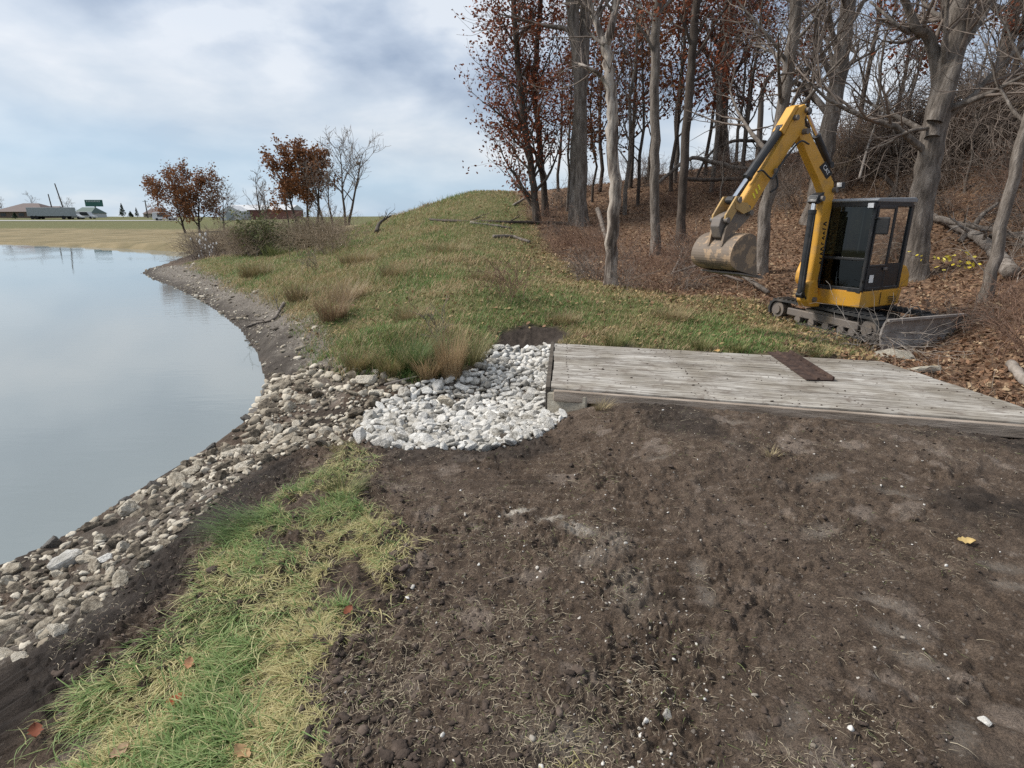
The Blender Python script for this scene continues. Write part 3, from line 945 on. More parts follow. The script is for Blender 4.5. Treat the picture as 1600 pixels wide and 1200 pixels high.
M_SOILC = mottled('soil_clod', [(.25, (.032, .023, .018)), (.55, (.075, .055, .043)), (.8, (.14, .108, .086))], 14, .95, .6, 60, rnd=.35)
CLODS = []
for k in range(8):
    V, Fc = ROCKS2[k]
    V = V * (.45 + 1.15 * fbm(V[:, 0] * 3.1 + k * 7 + V[:, 2] * 2.1, V[:, 1] * 3.1 - V[:, 2] * 2.7, 3, k)[:, None]); V = V * [1, 1, .6]
    CLODS.append((V, Fc))


M_PEB = mottled('pebble_beige', [(.25, (.17, .145, .115)), (.5, (.32, .29, .25)), (.75, (.58, .56, .52))], 9, .9, .3, 38, rnd=.6)


def soil_stuff():
    x, y = sector(34000, 44, 1.2, 9)
    dG = sdf(x, y, P_NGRASS); dS = sdf(x, y, P_SLOPE); dW = sdf(x, y, P_WHITE); dp = pond_sd(x, y); dL = sdf(x, y, P_LITTER); dT = sdf(x, y, P_TAN)
    edge = np.exp(-np.abs(dG) / .35) + np.exp(-np.abs(dW) / .3) * .8
    pr = .28 + .9 * sstep(.46, .66, fbm(x * 1.2, y * 1.2, 3, 40)) * .6 + edge
    deckm = (y + .267 * x > 6.53) & (y < 9.2) & (x > .4)
    ok = (rng.random(len(x)) < pr * .75) & (dS > .05) & (dW > .02) & (dp > .25) & (dL > .1) & (dT > -.15) & ~deckm
    ok &= (dG > -.1) | (rng.random(len(x)) < .25)
    x, y = x[ok], y[ok]
    z = HT(x, y)
    s = np.clip(rng.lognormal(-5.2, .6, len(x)), .003, .030) * (1 + .5 * np.exp(-np.abs(dG[ok]) / .25))
    Vs, Fs = [], []; o = 0
    for i in range(len(x)):
        V, Fc = CLODS[i % 8]
        a = rng.uniform(0, 6.28); c, q = math.cos(a), math.sin(a)
        W = np.stack([V[:, 0] * c - V[:, 1] * q, V[:, 0] * q + V[:, 1] * c, V[:, 2]], 1) * s[i] + [x[i], y[i], z[i] + s[i] * .15]
        Vs.append(W); Fs.append(Fc + o); o += len(W)
    tag(np_mesh('soil_crumbs', np.vstack(Vs), [np.vstack(Fs)], M_SOILC), kind='stuff')
    # pebbles
    x, y = sector(4200, 44, 1.2, 7)
    ok = (sdf(x, y, P_NGRASS) > .05) & (sdf(x, y, P_WHITE) > .02) & (pond_sd(x, y) > 1.8) & (sdf(x, y, P_SLOPE) > .2) & (y + .267 * x < 6.45) & (sdf(x, y, P_LITTER) > .2)
    pth = seg_dist(x, y, np.array([hit(*q)[:2] for q in ((800, 805), (900, 830), (960, 880), (1000, 960), (1040, 1060), (1060, 1190))]), False)
    ok &= rng.random(len(x)) < (.06 + 1.2 * np.exp(-(pth / .22) ** 2) + .6 * sstep(.5, .68, fbm(x * 1.0, y * 1.0, 3, 90)) + .18 * (x > .2))
    x, y = x[ok], y[ok]; z = HT(x, y)
    merged_rocks('pale_gravel', [(x[i], y[i], z[i] + .002, float(np.clip(rng.lognormal(-5.35, .55), .0025, .017)), float(rng.uniform(0, 6)), i % 12) for i in range(len(x))], M_PEB)


soil_stuff()


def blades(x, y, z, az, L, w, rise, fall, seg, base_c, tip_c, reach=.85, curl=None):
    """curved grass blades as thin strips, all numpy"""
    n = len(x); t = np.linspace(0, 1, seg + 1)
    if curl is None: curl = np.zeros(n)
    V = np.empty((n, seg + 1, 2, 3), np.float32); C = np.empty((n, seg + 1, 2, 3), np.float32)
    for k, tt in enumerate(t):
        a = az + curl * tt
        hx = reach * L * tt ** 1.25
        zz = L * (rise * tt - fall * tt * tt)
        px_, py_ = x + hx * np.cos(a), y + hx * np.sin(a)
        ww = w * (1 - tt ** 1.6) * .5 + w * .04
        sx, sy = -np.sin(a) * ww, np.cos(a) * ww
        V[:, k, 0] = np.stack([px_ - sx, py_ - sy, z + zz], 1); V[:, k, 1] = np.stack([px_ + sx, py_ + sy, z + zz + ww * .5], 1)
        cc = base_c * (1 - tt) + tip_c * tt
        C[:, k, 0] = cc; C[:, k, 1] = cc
    per = (seg + 1) * 2
    off = (np.arange(n) * per)[:, None, None]
    k = np.arange(seg)[None, :, None] * 2
    F = (off + k + np.array([0, 1, 3, 2])[None, None]).reshape(-1, 4)
    return V.reshape(-1, 3), F, C.reshape(-1, 3)


def joinVFC(parts):
    Vs, Fs, Cs = [], [], []; o = 0
    for V, Fc, C in parts:
        Vs.append(V); Fs.append(Fc + o); Cs.append(C); o += len(V)
    return np.vstack(Vs), np.vstack(Fs), np.vstack(Cs)


def lerp(a, b, t): return a[None] * (1 - t[:, None]) + b[None] * t[:, None]


A3 = np.array


def near_grass():
    parts = []
    x, y = sector(470000, 46, 1.2, 6.5)
    x2, y2 = rng.uniform(-3.2, -.2, 60000), rng.uniform(.9, 5.6, 60000)
    x = np.concatenate([x, x2]); y = np.concatenate([y, y2])
    d = sdf(x, y, P_NGRASS) + (fbm(x * 2.2, y * 2.2, 4, 51) - .5) * .35
    left0 = sstep(.3, -.4, x + 1.3 + .09 * (y - 3)) - .5
    dens = sstep(.38, .54, fbm(x * 3.2, y * 3.2, 3, 61) + .05 + .06 * left0)  * (.45 + .55 * sstep(.40, .6, fbm(x * 11, y * 11, 2, 66)))
    ok = (d < .06) & (rng.random(len(x)) < dens * sstep(.06, -.15, d) + .02)
    x, y = x[ok], y[ok]; n = len(x)
    dg = sdf(x, y, P_NGRASS)
    z = HT(x, y) - .004
    # left rim of the strip: long green blades; towards the soil: pale cut straw
    left = sstep(.15, -.35, (x + 1.45 + .09 * (y - 3) + (fbm(x * 1.6, y * 1.6, 3, 71) - .5) * 1.5))
    green = np.clip(left * .42 + sstep(.47, .62, fbm(x * 2.3 + 3, y * 2.3, 3, 73)) * .8 - .05 + .12, 0, .9)
    isg = rng.random(n) < green * .62
    az = np.where(isg, R(205) + (fbm(x * 2.2, y * 2.2, 2, 81) - .5) * 4.5 + rng.normal(0, .6, n), R(215) + (fbm(x * 2.0, y * 2.0, 2, 83) - .5) * 7 + rng.normal(0, .7, n))
    L = np.where(isg, rng.uniform(.06, .23, n), rng.uniform(.035, .16, n))
    w = np.where(isg, rng.uniform(.0028, .0085, n), rng.uniform(.0018, .0058, n))
    rise = np.where(isg, rng.uniform(.30, .85, n), rng.uniform(.08, .5, n))
    fall = rise * rng.uniform(.6, 1.05, n)
    g = lerp(A3([.085, .155, .042]), A3([.17, .265, .08]), rng.random(n)); g2 = lerp(A3([.17, .255, .085]), A3([.33, .41, .18]), rng.random(n))
    s = lerp(A3([.28, .235, .10]), A3([.56, .48, .24]), rng.random(n)); s2 = lerp(A3([.42, .37, .17]), A3([.80, .71, .42]), rng.random(n))
    yg = rng.random(n) < .45
    s = np.where(yg[:, None], lerp(A3([.17, .20, .06]), A3([.33, .34, .13]), rng.random(n)), s)
    bc = np.where(isg[:, None], g, s); tc_ = np.where(isg[:, None], g2, s2)
    tipdry = isg & (rng.random(n) < .22)
    tc_ = np.where(tipdry[:, None], s2, tc_)
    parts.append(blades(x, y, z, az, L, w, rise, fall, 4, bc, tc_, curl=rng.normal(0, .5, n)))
    V, Fc, C = joinVFC(parts)
    tag(np_mesh('bank_grass', V, [Fc], M_GRASS, cols=C), kind='stuff')
    # loose straw and torn grass over the soil
    x, y = sector(60000, 44, 1.2, 7.5)
    dG = sdf(x, y, P_NGRASS); dW = sdf(x, y, P_WHITE)
    cl = 0 * x
    for u_, v_, s_ in ((870, 1165, .16), (600, 1090, .14), (1000, 1070, .14), (720, 830, .16), (830, 860, .2), (590, 765, .2), (930, 830, .2), (1190, 700, .2), (1100, 1010, .1), (680, 960, .12), (820, 960, .12), (1350, 1130, .08), (1280, 820, .14), (1030, 660, .5), (1500, 690, .4), (760, 1040, .12)):
        q_ = hit(u_, v_); cl = cl + np.exp(-((x - q_[0]) ** 2 + (y - q_[1]) ** 2) / (2 * s_ * s_))
    pr = .22 + 2.2 * cl + .8 * np.exp(-np.maximum(dG, 0) / .28) + 1.0 * 1.6 * sstep(.52, .66, fbm(x * 1.7, y * 1.7, 3, 93))
    ok = (rng.random(len(x)) < pr * .42) & (dG > -.05) & (dW > .0) & (pond_sd(x, y) > 1.2) & (sdf(x, y, P_SLOPE) > .05) & (y + .267 * x < 6.5) & (sdf(x, y, P_LITTER) > .1)
    x, y = x[ok], y[ok]; n = len(x); z = HT(x, y) + .003
    c = lerp(A3([.19, .145, .095]), A3([.52, .45, .33]), rng.random(n))
    gr = rng.random(n) < .12
    c = np.where(gr[:, None], lerp(A3([.13, .17, .06]), A3([.22, .26, .10]), rng.random(n)), c)
    rise = rng.uniform(.05, .3, n)
    V, Fc, C = blades(x, y, z, rng.uniform(0, 6.28, n), np.clip(rng.lognormal(-3.35, .6, n), .01, .16), rng.uniform(.0014, .0032, n), rise, rise * rng.uniform(.7, 1.1, n), 3, c, c * 1.1, curl=rng.normal(0, .8, n))
    tag(np_mesh('loose_straw', V, [Fc], M_GRASS, cols=C), kind='stuff')


near_grass()
q = rng.uniform([.6, 5.2], [5.3, 9.0], (2600, 2)); t_ = q[:, 1] + .267 * q[:, 0]
q = q[(t_ > 6.68) & (t_ < 9.1) & (rng.random(2600) < .08 + .5 * np.exp(-np.abs(t_ - 6.7) / .12) + .3 * np.exp(-np.abs(t_ - 9.1) / .15))]
merged_rocks('deck_crumbs', [(a_, b_, .122, float(np.clip(rng.lognormal(-5.0, .5), .003, .02)), 0.0, i % 12) for i, (a_, b_) in enumerate(q)], M_SOILC)


def slope_grass():
    parts = []
    x, y = sector(520000, 46, 5.0, 48)
    r = np.hypot(x, y)
    jit = (fbm(x * 2.2, y * 2.2, 4, 51) - .5)
    wv = .25 + .02 * r
    d = sdf(x, y, P_SLOPE) + jit * .5
    dd = sdf(x, y, P_DIRT) + jit * .2
    ok = (rng.random(len(x)) < sstep(.5, -.5, d / wv)) & (dd > -.02) & (sdf(x, y, P_WHITE) > .03)
    x, y, r = x[ok], y[ok], r[ok]; n = len(x); z = HT(x, y) - .005
    lt = sstep(3.5, -1.0, sdf(x, y, P_LITTER))
    tall = sstep(.5, .66, fbm(x * .55, y * .55, 3, 101)) * sstep(2.5, .0, x + .15 * y - 1.0)
    low = sstep(12.5, 8.5, r) * sstep(1.5, -.5, x)
    tall = np.clip(tall + low * .6, 0, 1)
    L = rng.uniform(.06, .13, n) * (1 + tall * rng.uniform(.2, 1.6, n)) * (1 + r * .012)
    w = rng.uniform(.0035, .006, n) + r * .00045
    k = np.clip(fbm(x * .8, y * .8, 4, 111) * 2.0 - .45 + .25 * sstep(16, 9, r) + rng.normal(0, .22, n) - .25 * lt, 0, 1)
    dark = lerp(A3([.072, .140, .040]), A3([.135, .225, .066]), rng.random(n))
    olive = lerp(A3([.165, .16, .062]), A3([.26, .235, .11]), rng.random(n))
    straw = lerp(A3([.24, .19, .105]), A3([.40, .325, .19]), rng.random(n))
    bc = olive * (1 - k[:, None]) + dark * k[:, None]
    st = rng.random(n) < .17 + .45 * (1 - k) + .35 * sstep(.52, .64, fbm(x * .6 + 40, y * .6, 3, 131)) + .15 * tall * (fbm(x * 1.5, y * 1.5, 2, 7) > .5)
    bc = np.where(st[:, None], straw, bc)
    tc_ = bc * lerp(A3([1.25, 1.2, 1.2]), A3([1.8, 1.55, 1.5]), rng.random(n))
    rise = rng.uniform(.7, 1.15, n)
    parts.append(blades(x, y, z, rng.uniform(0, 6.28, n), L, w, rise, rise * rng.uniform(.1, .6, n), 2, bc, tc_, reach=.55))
    V, Fc, C = joinVFC(parts)
    tag(np_mesh('meadow_grass', V, [Fc], M_GRASS, cols=C), kind='stuff')


slope_grass()


def leaves(x, y, z, size, cols, tilt=.5):
    """folded oval dead leaves, two quads each"""
    n = len(x)
    sh = A3([(0, 0, 0), (.3, .27, .05), (.68, .25, .09), (1, 0, .03), (.68, -.25, .09), (.3, -.27, .05)], float) - A3([.5, 0, 0])
    sh = np.repeat(sh[None], n, 0)
    sh[:, :, 2] *= rng.uniform(-2.2, 2.6, n)[:, None]
    sh[:, :, 1] *= rng.uniform(.7, 1.15, n)[:, None]
    a = rng.uniform(0, 6.28, n); b = rng.normal(0, tilt, n); c = rng.normal(0, tilt, n)
    cb, sb, cc, sn = np.cos(b), np.sin(b), np.cos(c), np.sin(c)
    X, Y, Z = sh[:, :, 0], sh[:, :, 1], sh[:, :, 2]
    X, Z = X * cb[:, None] - Z * sb[:, None], X * sb[:, None] + Z * cb[:, None]
    Y, Z = Y * cc[:, None] - Z * sn[:, None], Y * sn[:, None] + Z * cc[:, None]
    ca, sa = np.cos(a)[:, None], np.sin(a)[:, None]
    X, Y = X * ca - Y * sa, X * sa + Y * ca
    V = np.stack([X, Y, Z], -1) * size[:, None, None] + np.stack([x, y, z], 1)[:, None]
    off = (np.arange(n) * 6)[:, None, None]
    F = (off + A3([[0, 1, 2, 3], [0, 3, 4, 5]])[None]).reshape(-1, 4)
    C = np.repeat(cols[:, None], 6, 1).reshape(-1, 3)
    return V.reshape(-1, 3), F, C


def litter():
    x, y = sector(190000, 46, 5.5, 42)
    r = np.hypot(x, y)
    dL = sdf(x, y, P_LITTER) + (fbm(x * 1.1, y * 1.1, 3, 51) - .5) * 1.6
    pr = sstep(2.2, -.8, dL) * .55 + .05 * (sdf(x, y, P_SLOPE) < 0)
    pr += .22 * np.exp(-np.abs(y + .267 * x - 9.35) / .15) * ((x > .8) & (x < 5.5))
    ok = (rng.random(len(x)) < pr) & (sdf(x, y, P_WHITE) > .05) & ~((y + .267 * x < 9.15) & (x < 5.5))
    x, y, r = x[ok], y[ok], r[ok]; n = len(x); z = HT(x, y) + .02 + .03 * rng.random(n)
    q = rng.random(n)
    c = lerp(A3([.095, .055, .036]), A3([.29, .165, .095]), rng.random(n))
    c = np.where((q > .78)[:, None], lerp(A3([.28, .19, .115]), A3([.48, .36, .23]), rng.random(n)), c)
    on_grass = sdf(x, y, P_LITTER) > 0
    c = np.where((on_grass & (q > .45))[:, None], lerp(A3([.25, .165, .08]), A3([.44, .33, .17]), rng.random(n)), c)
    V, Fc, C = leaves(x, y, z, rng.uniform(.05, .10, n) * (1 + r * .012), c, .55)
    tag(np_mesh('leaf_litter', V, [Fc], M_LEAF, cols=C), kind='stuff')


litter()


def lone_leaf(u, v, size, col, rz, label, z=None, name='fallen_leaf'):
    p = at(u, v)
    k = 9
    xs = np.linspace(0, 1, k)
    prof = .30 * np.sin(np.pi * xs) ** .7 * (1 + .28 * np.sin(xs * 21))
    V, Fc = [], []
    for xx, pr in zip(xs, prof):
        for s in (-1, 0, 1):
            V.append(((xx - .5), s * pr, .10 * abs(s) + .12 * (xx - .5) ** 2 + .03 * math.sin(9 * xx)))
    for i in range(k - 1):
        for j in range(2):
            Fc.append((i * 3 + j, i * 3 + j + 1, (i + 1) * 3 + j + 1, (i + 1) * 3 + j))
    o = np_mesh(name, A3(V) * size, [A3(Fc)], M_LEAF, cols=np.repeat(A3([col]), len(V), 0) * rng.uniform(.8, 1.15, (len(V), 1)))
    st = MB().tube([(.48 * size, 0, .02 * size), (.66 * size, .05 * size, .05 * size)], .012 * size, 5).build('leaf_stalk', M_TIMBER_D, o)
    o.location = (p.x, p.y, (p.z if z is None else z) + .03); o.rotation_euler = (.2, -.15, rz)
    return tag(o, label, 'leaf')


lone_leaf(277, 1099, .085, (.38, .10, .045), .3, 'reddish orange leaf lying on the long grass in the lower left')
lone_leaf(297, 1046, .075, (.42, .22, .12), 1.9, 'tan curled leaf on the grass just above the reddish orange leaf')
lone_leaf(60, 1160, .085, (.20, .065, .035), 2.3, 'dark rust leaf among green blades at the bottom left corner')
lone_leaf(190, 1185, .08, (.40, .27, .17), .9, 'pale beige leaf on the grass at the bottom edge')
lone_leaf(380, 1188, .09, (.45, .29, .15), 2.6, 'light tan leaf on straw at the bottom edge right of the beige one')
lone_leaf(1508, 852, .10, (.52, .38, .16), -.4, 'yellow tan leaf alone on the dark soil at the right')
lone_leaf(1117, 584, .10, (.48, .30, .12), .2, 'small tan leaf on the grey boards of the bridge', z=.115)
lone_leaf(545, 968, .07, (.22, .075, .04), 1.2, 'small dark red leaf where cut straw meets the soil')
# ------------------------------------------------------------------ woody things
M_BARK = mottled('grey_bark', [(.3, (.075, .062, .051)), (.5, (.165, .14, .118)), (.7, (.29, .255, .222))], 4.5, .9, .9, 9, stretch=(2.2, 2.2, .45), bdist=.05)
M_BARK_D = mottled('dark_bark', [(.3, (.040, .031, .025)), (.55, (.085, .068, .056)), (.75, (.155, .13, .108))], 4.5, .9, .8, 9, stretch=(2.2, 2.2, .45), bdist=.04)
M_DEADWOOD = mottled('stripped_wood', [(.40, (.075, .058, .047)), (.47, (.17, .14, .12)), (.54, (.36, .31, .26)), (.72, (.50, .45, .40))], 2.2, .9, .7, 9, stretch=(2.0, 2.0, .35), bdist=.04)
M_BARK_P = mottled('pale_bark', [(.3, (.13, .11, .092)), (.5, (.23, .20, .172)), (.7, (.36, .325, .29))], 4.5, .9, .9, 9, bdist=.05)
M_TWIG = mottled('twig_bark', [(.3, (.10, .078, .063)), (.7, (.245, .20, .168))], 6, .9, 0)
M_TWIG_R = mottled('red_twig_bark', [(.3, (.11, .066, .046)), (.7, (.27, .17, .12))], 6, .9, 0)
M_TWIG_P = mottled('pale_twig_bark', [(.3, (.17, .145, .12)), (.7, (.34, .30, .265))], 6, .9, 0)


class TB:
    """tube collector, numpy"""

    def __init__(s): s.V = []; s.F = []; s.o = 0

    def tube(s, pts, rad, n=5):
        P = np.asarray(pts, float); r = np.asarray(rad, float)
        T = np.gradient(P, axis=0); T /= np.linalg.norm(T, axis=1)[:, None] + 1e-9
        m = T.mean(0); ref = np.eye(3)[np.argmin(np.abs(m))]
        U = np.cross(T, ref); U /= np.linalg.norm(U, axis=1)[:, None] + 1e-9
        Wv = np.cross(T, U)
        a = np.arange(n) * 2 * math.pi / n
        V = P[:, None] + r[:, None, None] * (np.cos(a)[None, :, None] * U[:, None] + np.sin(a)[None, :, None] * Wv[:, None])
        k = len(P)
        i = (np.arange(k - 1) * n)[:, None]; j = np.arange(n)[None]; j2 = (j + 1) % n
        F = np.stack([i + j, i + j2, i + n + j2, i + n + j], -1).reshape(-1, 4)
        s.V.append(V.reshape(-1, 3)); s.F.append(F + s.o); s.o += k * n

    def arrays(s): return np.vstack(s.V), np.vstack(s.F)


def rot_dir(d, ang):
    """d turned by ang about a random axis across it"""
    q = rng.normal(size=3); q -= d * (q @ d); q /= np.linalg.norm(q) + 1e-9
    return d * math.cos(ang) + q * math.sin(ang)


def grow(tbs, tips, p, d, L, r, lv, mx, up=.05, wig=.13, nb=(5, 5, 4), spread=(.5, 1.0), shrink=(.42, .66), rmin=.004):
    k = 6 if lv < mx else 4
    pts = [np.array(p)]; dd = np.array(d, float)
    for i in range(k):
        dd = dd + rng.normal(0, wig, 3) + np.array([0, 0, up]); dd /= np.linalg.norm(dd)
        pts.append(pts[-1] + dd * L / k)
    pts = np.array(pts); rad = np.maximum(r * np.linspace(1, .28, k + 1), rmin)
    tbs[min(lv, len(tbs) - 1)].tube(pts, rad, 6 if lv == 1 else 4 if lv == 2 else 3)
    if lv >= mx - 1:
        for i in range(1, k + 1): tips.append(pts[i])
    if lv < mx:
        n = nb[min(lv - 1, len(nb) - 1)]
        for c in range(n):
            f = .28 + .72 * (c + rng.random()) / n
            x = f * k; i = min(int(x), k - 1); q = pts[i] + (pts[i + 1] - pts[i]) * (x - i)
            t = pts[i + 1] - pts[i]; t /= np.linalg.norm(t)
            grow(tbs, tips, q, rot_dir(t, rng.uniform(*spread)), L * rng.uniform(*shrink), max(rad[i] * .62, rmin), lv + 1, mx, up, wig, nb, spread, shrink, rmin)


def zdepth(p): return p[1] * cP - (p[2] - CAMZ) * sP


def smooth_poly(P, m=4):
    P = np.asarray(P, float); t = np.arange(len(P)); tt = np.linspace(0, len(P) - 1, (len(P) - 1) * m + 1)
    out = []
    for c in range(P.shape[1]):
        y = P[:, c]; g = np.gradient(y)
        i = np.minimum(tt.astype(int), len(P) - 2); f = tt - i
        h00 = 2 * f ** 3 - 3 * f ** 2 + 1; h10 = f ** 3 - 2 * f ** 2 + f; h01 = -2 * f ** 3 + 3 * f ** 2; h11 = f ** 3 - f ** 2
        out.append(h00 * y[i] + h10 * g[i] + h01 * y[i + 1] + h11 * g[i + 1])
    return np.stack(out, 1)


RED = (A3([.11, .034, .018]), A3([.31, .095, .040]))
BROWN = (A3([.13, .055, .025]), A3([.34, .155, .065]))


def leaf_cloud(tips, n, jitter, size, pal, tilt=1.1):
    tips = np.asarray(tips)
    # leaves hang in bunches: some twig ends carry many, some none
    wgt = rng.random(len(tips)) ** 5 + .012; wgt /= wgt.sum()
    p = tips[rng.choice(len(tips), n, p=wgt)] + rng.normal(0, jitter, (n, 3))
    c = lerp(pal[0], pal[1], np.clip(rng.random(n) * .8 + .35 * (fbm(p[:, 0] * .9 + p[:, 1], p[:, 2] * .9, 2, 5) - .3), 0, 1))
    return leaves(p[:, 0], p[:, 1], p[:, 2], rng.uniform(.7, 1.25, n) * size, c, tilt)


def finish_tree(name, base, trunk_tb, crown_tb, tips, bark, twig, label, cat, group=None, nleaf=0, lsize=.12, pal=RED, jit=.12):
    b = np.array(base)
    root = empty(name, tuple(b), 0, label, cat, group)
    V, F = trunk_tb.arrays()
    np_mesh('trunk', V - b, [F], bark, root, smooth=True)
    V, F = crown_tb.arrays()
    mi = np.zeros(len(F), int)
    if nleaf:
        VL, FL, CL = leaf_cloud(tips, nleaf, jit, lsize, pal)
        C = np.vstack([np.full((len(V), 3), .1), CL]); F2 = FL + len(V)
        V = np.vstack([V, VL]); F = np.vstack([F, F2]); mi = np.concatenate([mi, np.ones(len(F2), int)])
        np_mesh('crown', V - b, [F], [twig, M_LEAF], root, cols=C, mat_idx=mi)
    else:
        np_mesh('crown', V - b, [F], [twig], root)
    return root


def pix_trunk(pts, w, top=None, base_z=None, lean=0.0):
    """trunk line seen through the given sight lines, standing on the land; w = width in px at foot and at top"""
    p0 = at(*pts[0])
    Y = p0.y
    P = [np.array([p0.x, p0.y, p0.z - .15])]
    for i, (u, v) in enumerate(pts[1:]):
        q = onY(u, v, Y + lean * (i + 1)); P.append(q)
    P = smooth_poly(P, 5)
    P[1:, :2] += rng.normal(0, .02, (len(P) - 1, 2))
    ws = np.linspace(w[0], w[1], len(P)) / 2 * zdepth(P[0]) / FPX
    ws[0] *= 1.45; ws[1] *= 1.18
    return P, ws


def wood_tree(name, pts, w, label, cat='tree', group=None, limbs=12, frac=(.35, 1), Ll=(2.2, 4.2), bark=None, nleaf=0, pal=RED, lsize=.12, extra_limbs=(), up=.06, mx=3, nb=(5, 5, 4), twin=None, twig=None, jit=.15, ang=(.5, 1.1), rmin=.005):
    P, ws = pix_trunk(pts, w)
    tt, tc_ = TB(), TB(); tips = []
    tt.tube(P, ws, 12)
    if twin:
        P2, w2 = pix_trunk(twin[0], twin[1]); tt.tube(P2, w2, 10)
    n = len(P)
    for i in range(limbs):
        src, sw = (P, ws) if not twin or i % 3 else (P2, w2)
        n = len(src)
        f = frac[0] + (frac[1] - frac[0]) * (i + rng.random()) / limbs
        x = f * (n - 1); k = min(int(x), n - 2); q = src[k] + (src[k + 1] - src[k]) * (x - k)
        t = src[k + 1] - src[k]; t /= np.linalg.norm(t)
        grow([tt, tt, tc_], tips, q, rot_dir(t, rng.uniform(*ang)), rng.uniform(*Ll) * (1.15 - .45 * f), sw[k] * rng.uniform(.3, .5), 1, mx, up, .13, nb, rmin=rmin)
    for lp, lw in extra_limbs:
        Y = P[0][1]
        Q = smooth_poly([onY(u, v, Y + rng.uniform(-.25, .25)) for u, v in lp], 4)
        r = np.linspace(lw[0], lw[1], len(Q)) / 2 * zdepth(P[0]) / FPX
        tt.tube(Q, r, 8)
        for i in range(5):
            k = int((.35 + .6 * rng.random()) * (len(Q) - 2)); t = Q[k + 1] - Q[k]; t /= np.linalg.norm(t)
            grow([tt, tt, tc_], tips, Q[k], rot_dir(t, rng.uniform(.5, 1.0)), rng.uniform(1.0, 2.0), r[k] * .5, 2, 3, up, .15, nb, rmin=rmin)
    if not tc_.V: tc_.tube([P[-1], P[-1] + [0, 0, .3]], [.02, .01], 4)
    return finish_tree(name, P[0], tt, tc_, tips, bark or M_BARK, twig or M_TWIG, label, cat, group, nleaf, lsize, pal, jit)


# the named trees of the wood, left to right
wood_tree('oak_tree', [(840, 348), (828, 250), (815, 160), (806, 60), (800, -60)], (11, 7), 'leftmost oak at the wood edge, slim trunk with rust red leaves down to the ground', limbs=34, frac=(.03, 1), Ll=(1.5, 2.5), bark=M_BARK_D, nleaf=6800, pal=RED, lsize=.135, up=.11, jit=.20, ang=(.5, 1.15))
wood_tree('oak_tree', [(853, 338), (846, 250), (836, 150), (842, 40), (850, -60)], (10, 6), 'slim rust-leaved oak just right of the leftmost oak at the wood edge', limbs=18, frac=(.15, 1), Ll=(1.6, 2.8), bark=M_BARK_D, nleaf=2600, pal=RED, lsize=.13, up=.12, jit=.2)
wood_tree('hardwood_tree', [(908, 352), (907, 240), (905, 120), (893, 0), (884, -140)], (20, 16), 'thick double grey trunk standing between the rust oaks and the dead tree', limbs=9, frac=(.55, 1), Ll=(2.5, 4), twin=([(900, 350), (900, 240), (912, 100), (915, 0), (922, -140)], (19, 15)), nleaf=500, pal=RED)
wood_tree('dead_tree', [(955, 447), (956, 380), (962, 300), (956, 230), (957, 165), (950, 100), (944, 58)], (20, 14), 'dead leaning tree with pale stripped bark and forked broken top', limbs=0, bark=M_DEADWOOD,
          extra_limbs=[([(946, 75), (934, 40), (922, 5), (915, -70)], (12, 5)), ([(946, 75), (956, 40), (960, 10), (966, -70)], (13, 6)), ([(957, 190), (952, 150), (938, 118), (915, 104), (898, 98)], (8, 3)), ([(945, 70), (925, 55), (912, 30)], (6, 2))])
wood_tree('hardwood_tree', [(1024, 398), (1023, 300), (1024, 200), (1022, 100), (1028, 0), (1032, -140)], (15, 12), 'straight grey trunk just right of the dead tree, foot in brush', limbs=8, frac=(.6, 1), nleaf=1300, Ll=(1.6, 3))
wood_tree('hardwood_tree', [(1064, 378), (1068, 280), (1075, 160), (1084, 60), (1094, -60), (1100, -150)], (14, 10), 'slender dark trunk leaning right, second right of the dead tree', limbs=12, frac=(.45, 1), bark=M_BARK_D, nleaf=2600, Ll=(1.6, 3.2))
wood_tree('hardwood_tree', [(1130, 262), (1128, 200), (1130, 110), (1138, 20), (1146, -120)], (19, 16), 'dark trunk standing on the hill crest above the excavator bucket', limbs=11, frac=(.3, 1), bark=M_BARK_D, nleaf=2600, Ll=(2, 4))
wood_tree('hardwood_tree', [(1188, 428), (1196, 340), (1210, 240), (1228, 130), (1240, 40), (1247, -120)], (19, 15), 'grey trunk directly behind the excavator stick, leaning right', limbs=13, nb=(6, 6, 5), frac=(.38, 1), nleaf=0, Ll=(2, 3.5))
wood_tree('hardwood_tree', [(1268, 345), (1282, 270), (1300, 180), (1314, 90), (1326, 0), (1340, -140)], (26, 18), 'stout grey trunk right behind the excavator boom knee, leaning right', limbs=13, nb=(6, 6, 5), frac=(.36, 1), nleaf=0, Ll=(2, 4))
wood_tree('hardwood_tree', [(1428, 432), (1436, 350), (1450, 260), (1466, 170), (1488, 80), (1504, 0), (1522, -130)], (36, 27), 'largest grey trunk rising behind the excavator cab with big forked limbs', limbs=14, nb=(6, 6, 5), frac=(.34, 1), Ll=(2, 3.6),
          extra_limbs=[([(1456, 215), (1466, 130), (1452, 60), (1432, 45), (1418, 10), (1395, -40)], (20, 8)), ([(1460, 190), (1490, 110), (1500, 40), (1490, -60)], (22, 10)), ([(1420, 52), (1400, 38), (1360, 2)], (6, 3)), ([(1458, 200), (1420, 205), (1385, 225), (1350, 235)], (6, 2))])
wood_tree('hardwood_tree', [(1545, 205), (1556, 140), (1575, 60), (1592, -10), (1612, -120)], (17, 16), 'grey trunk leaning right at the upper right edge of the picture', limbs=13, nb=(6, 6, 5), frac=(.3, 1), nleaf=500, Ll=(1.5, 3))
wood_tree('bent_tree', [(1189, 240), (1188, 190), (1190, 150), (1200, 122), (1222, 106), (1260, 118)], (9, 5), 'dark bent tree arching over to the right on the hill crest', limbs=5, frac=(.5, 1), bark=M_BARK_D, Ll=(1, 1.8), nleaf=150)
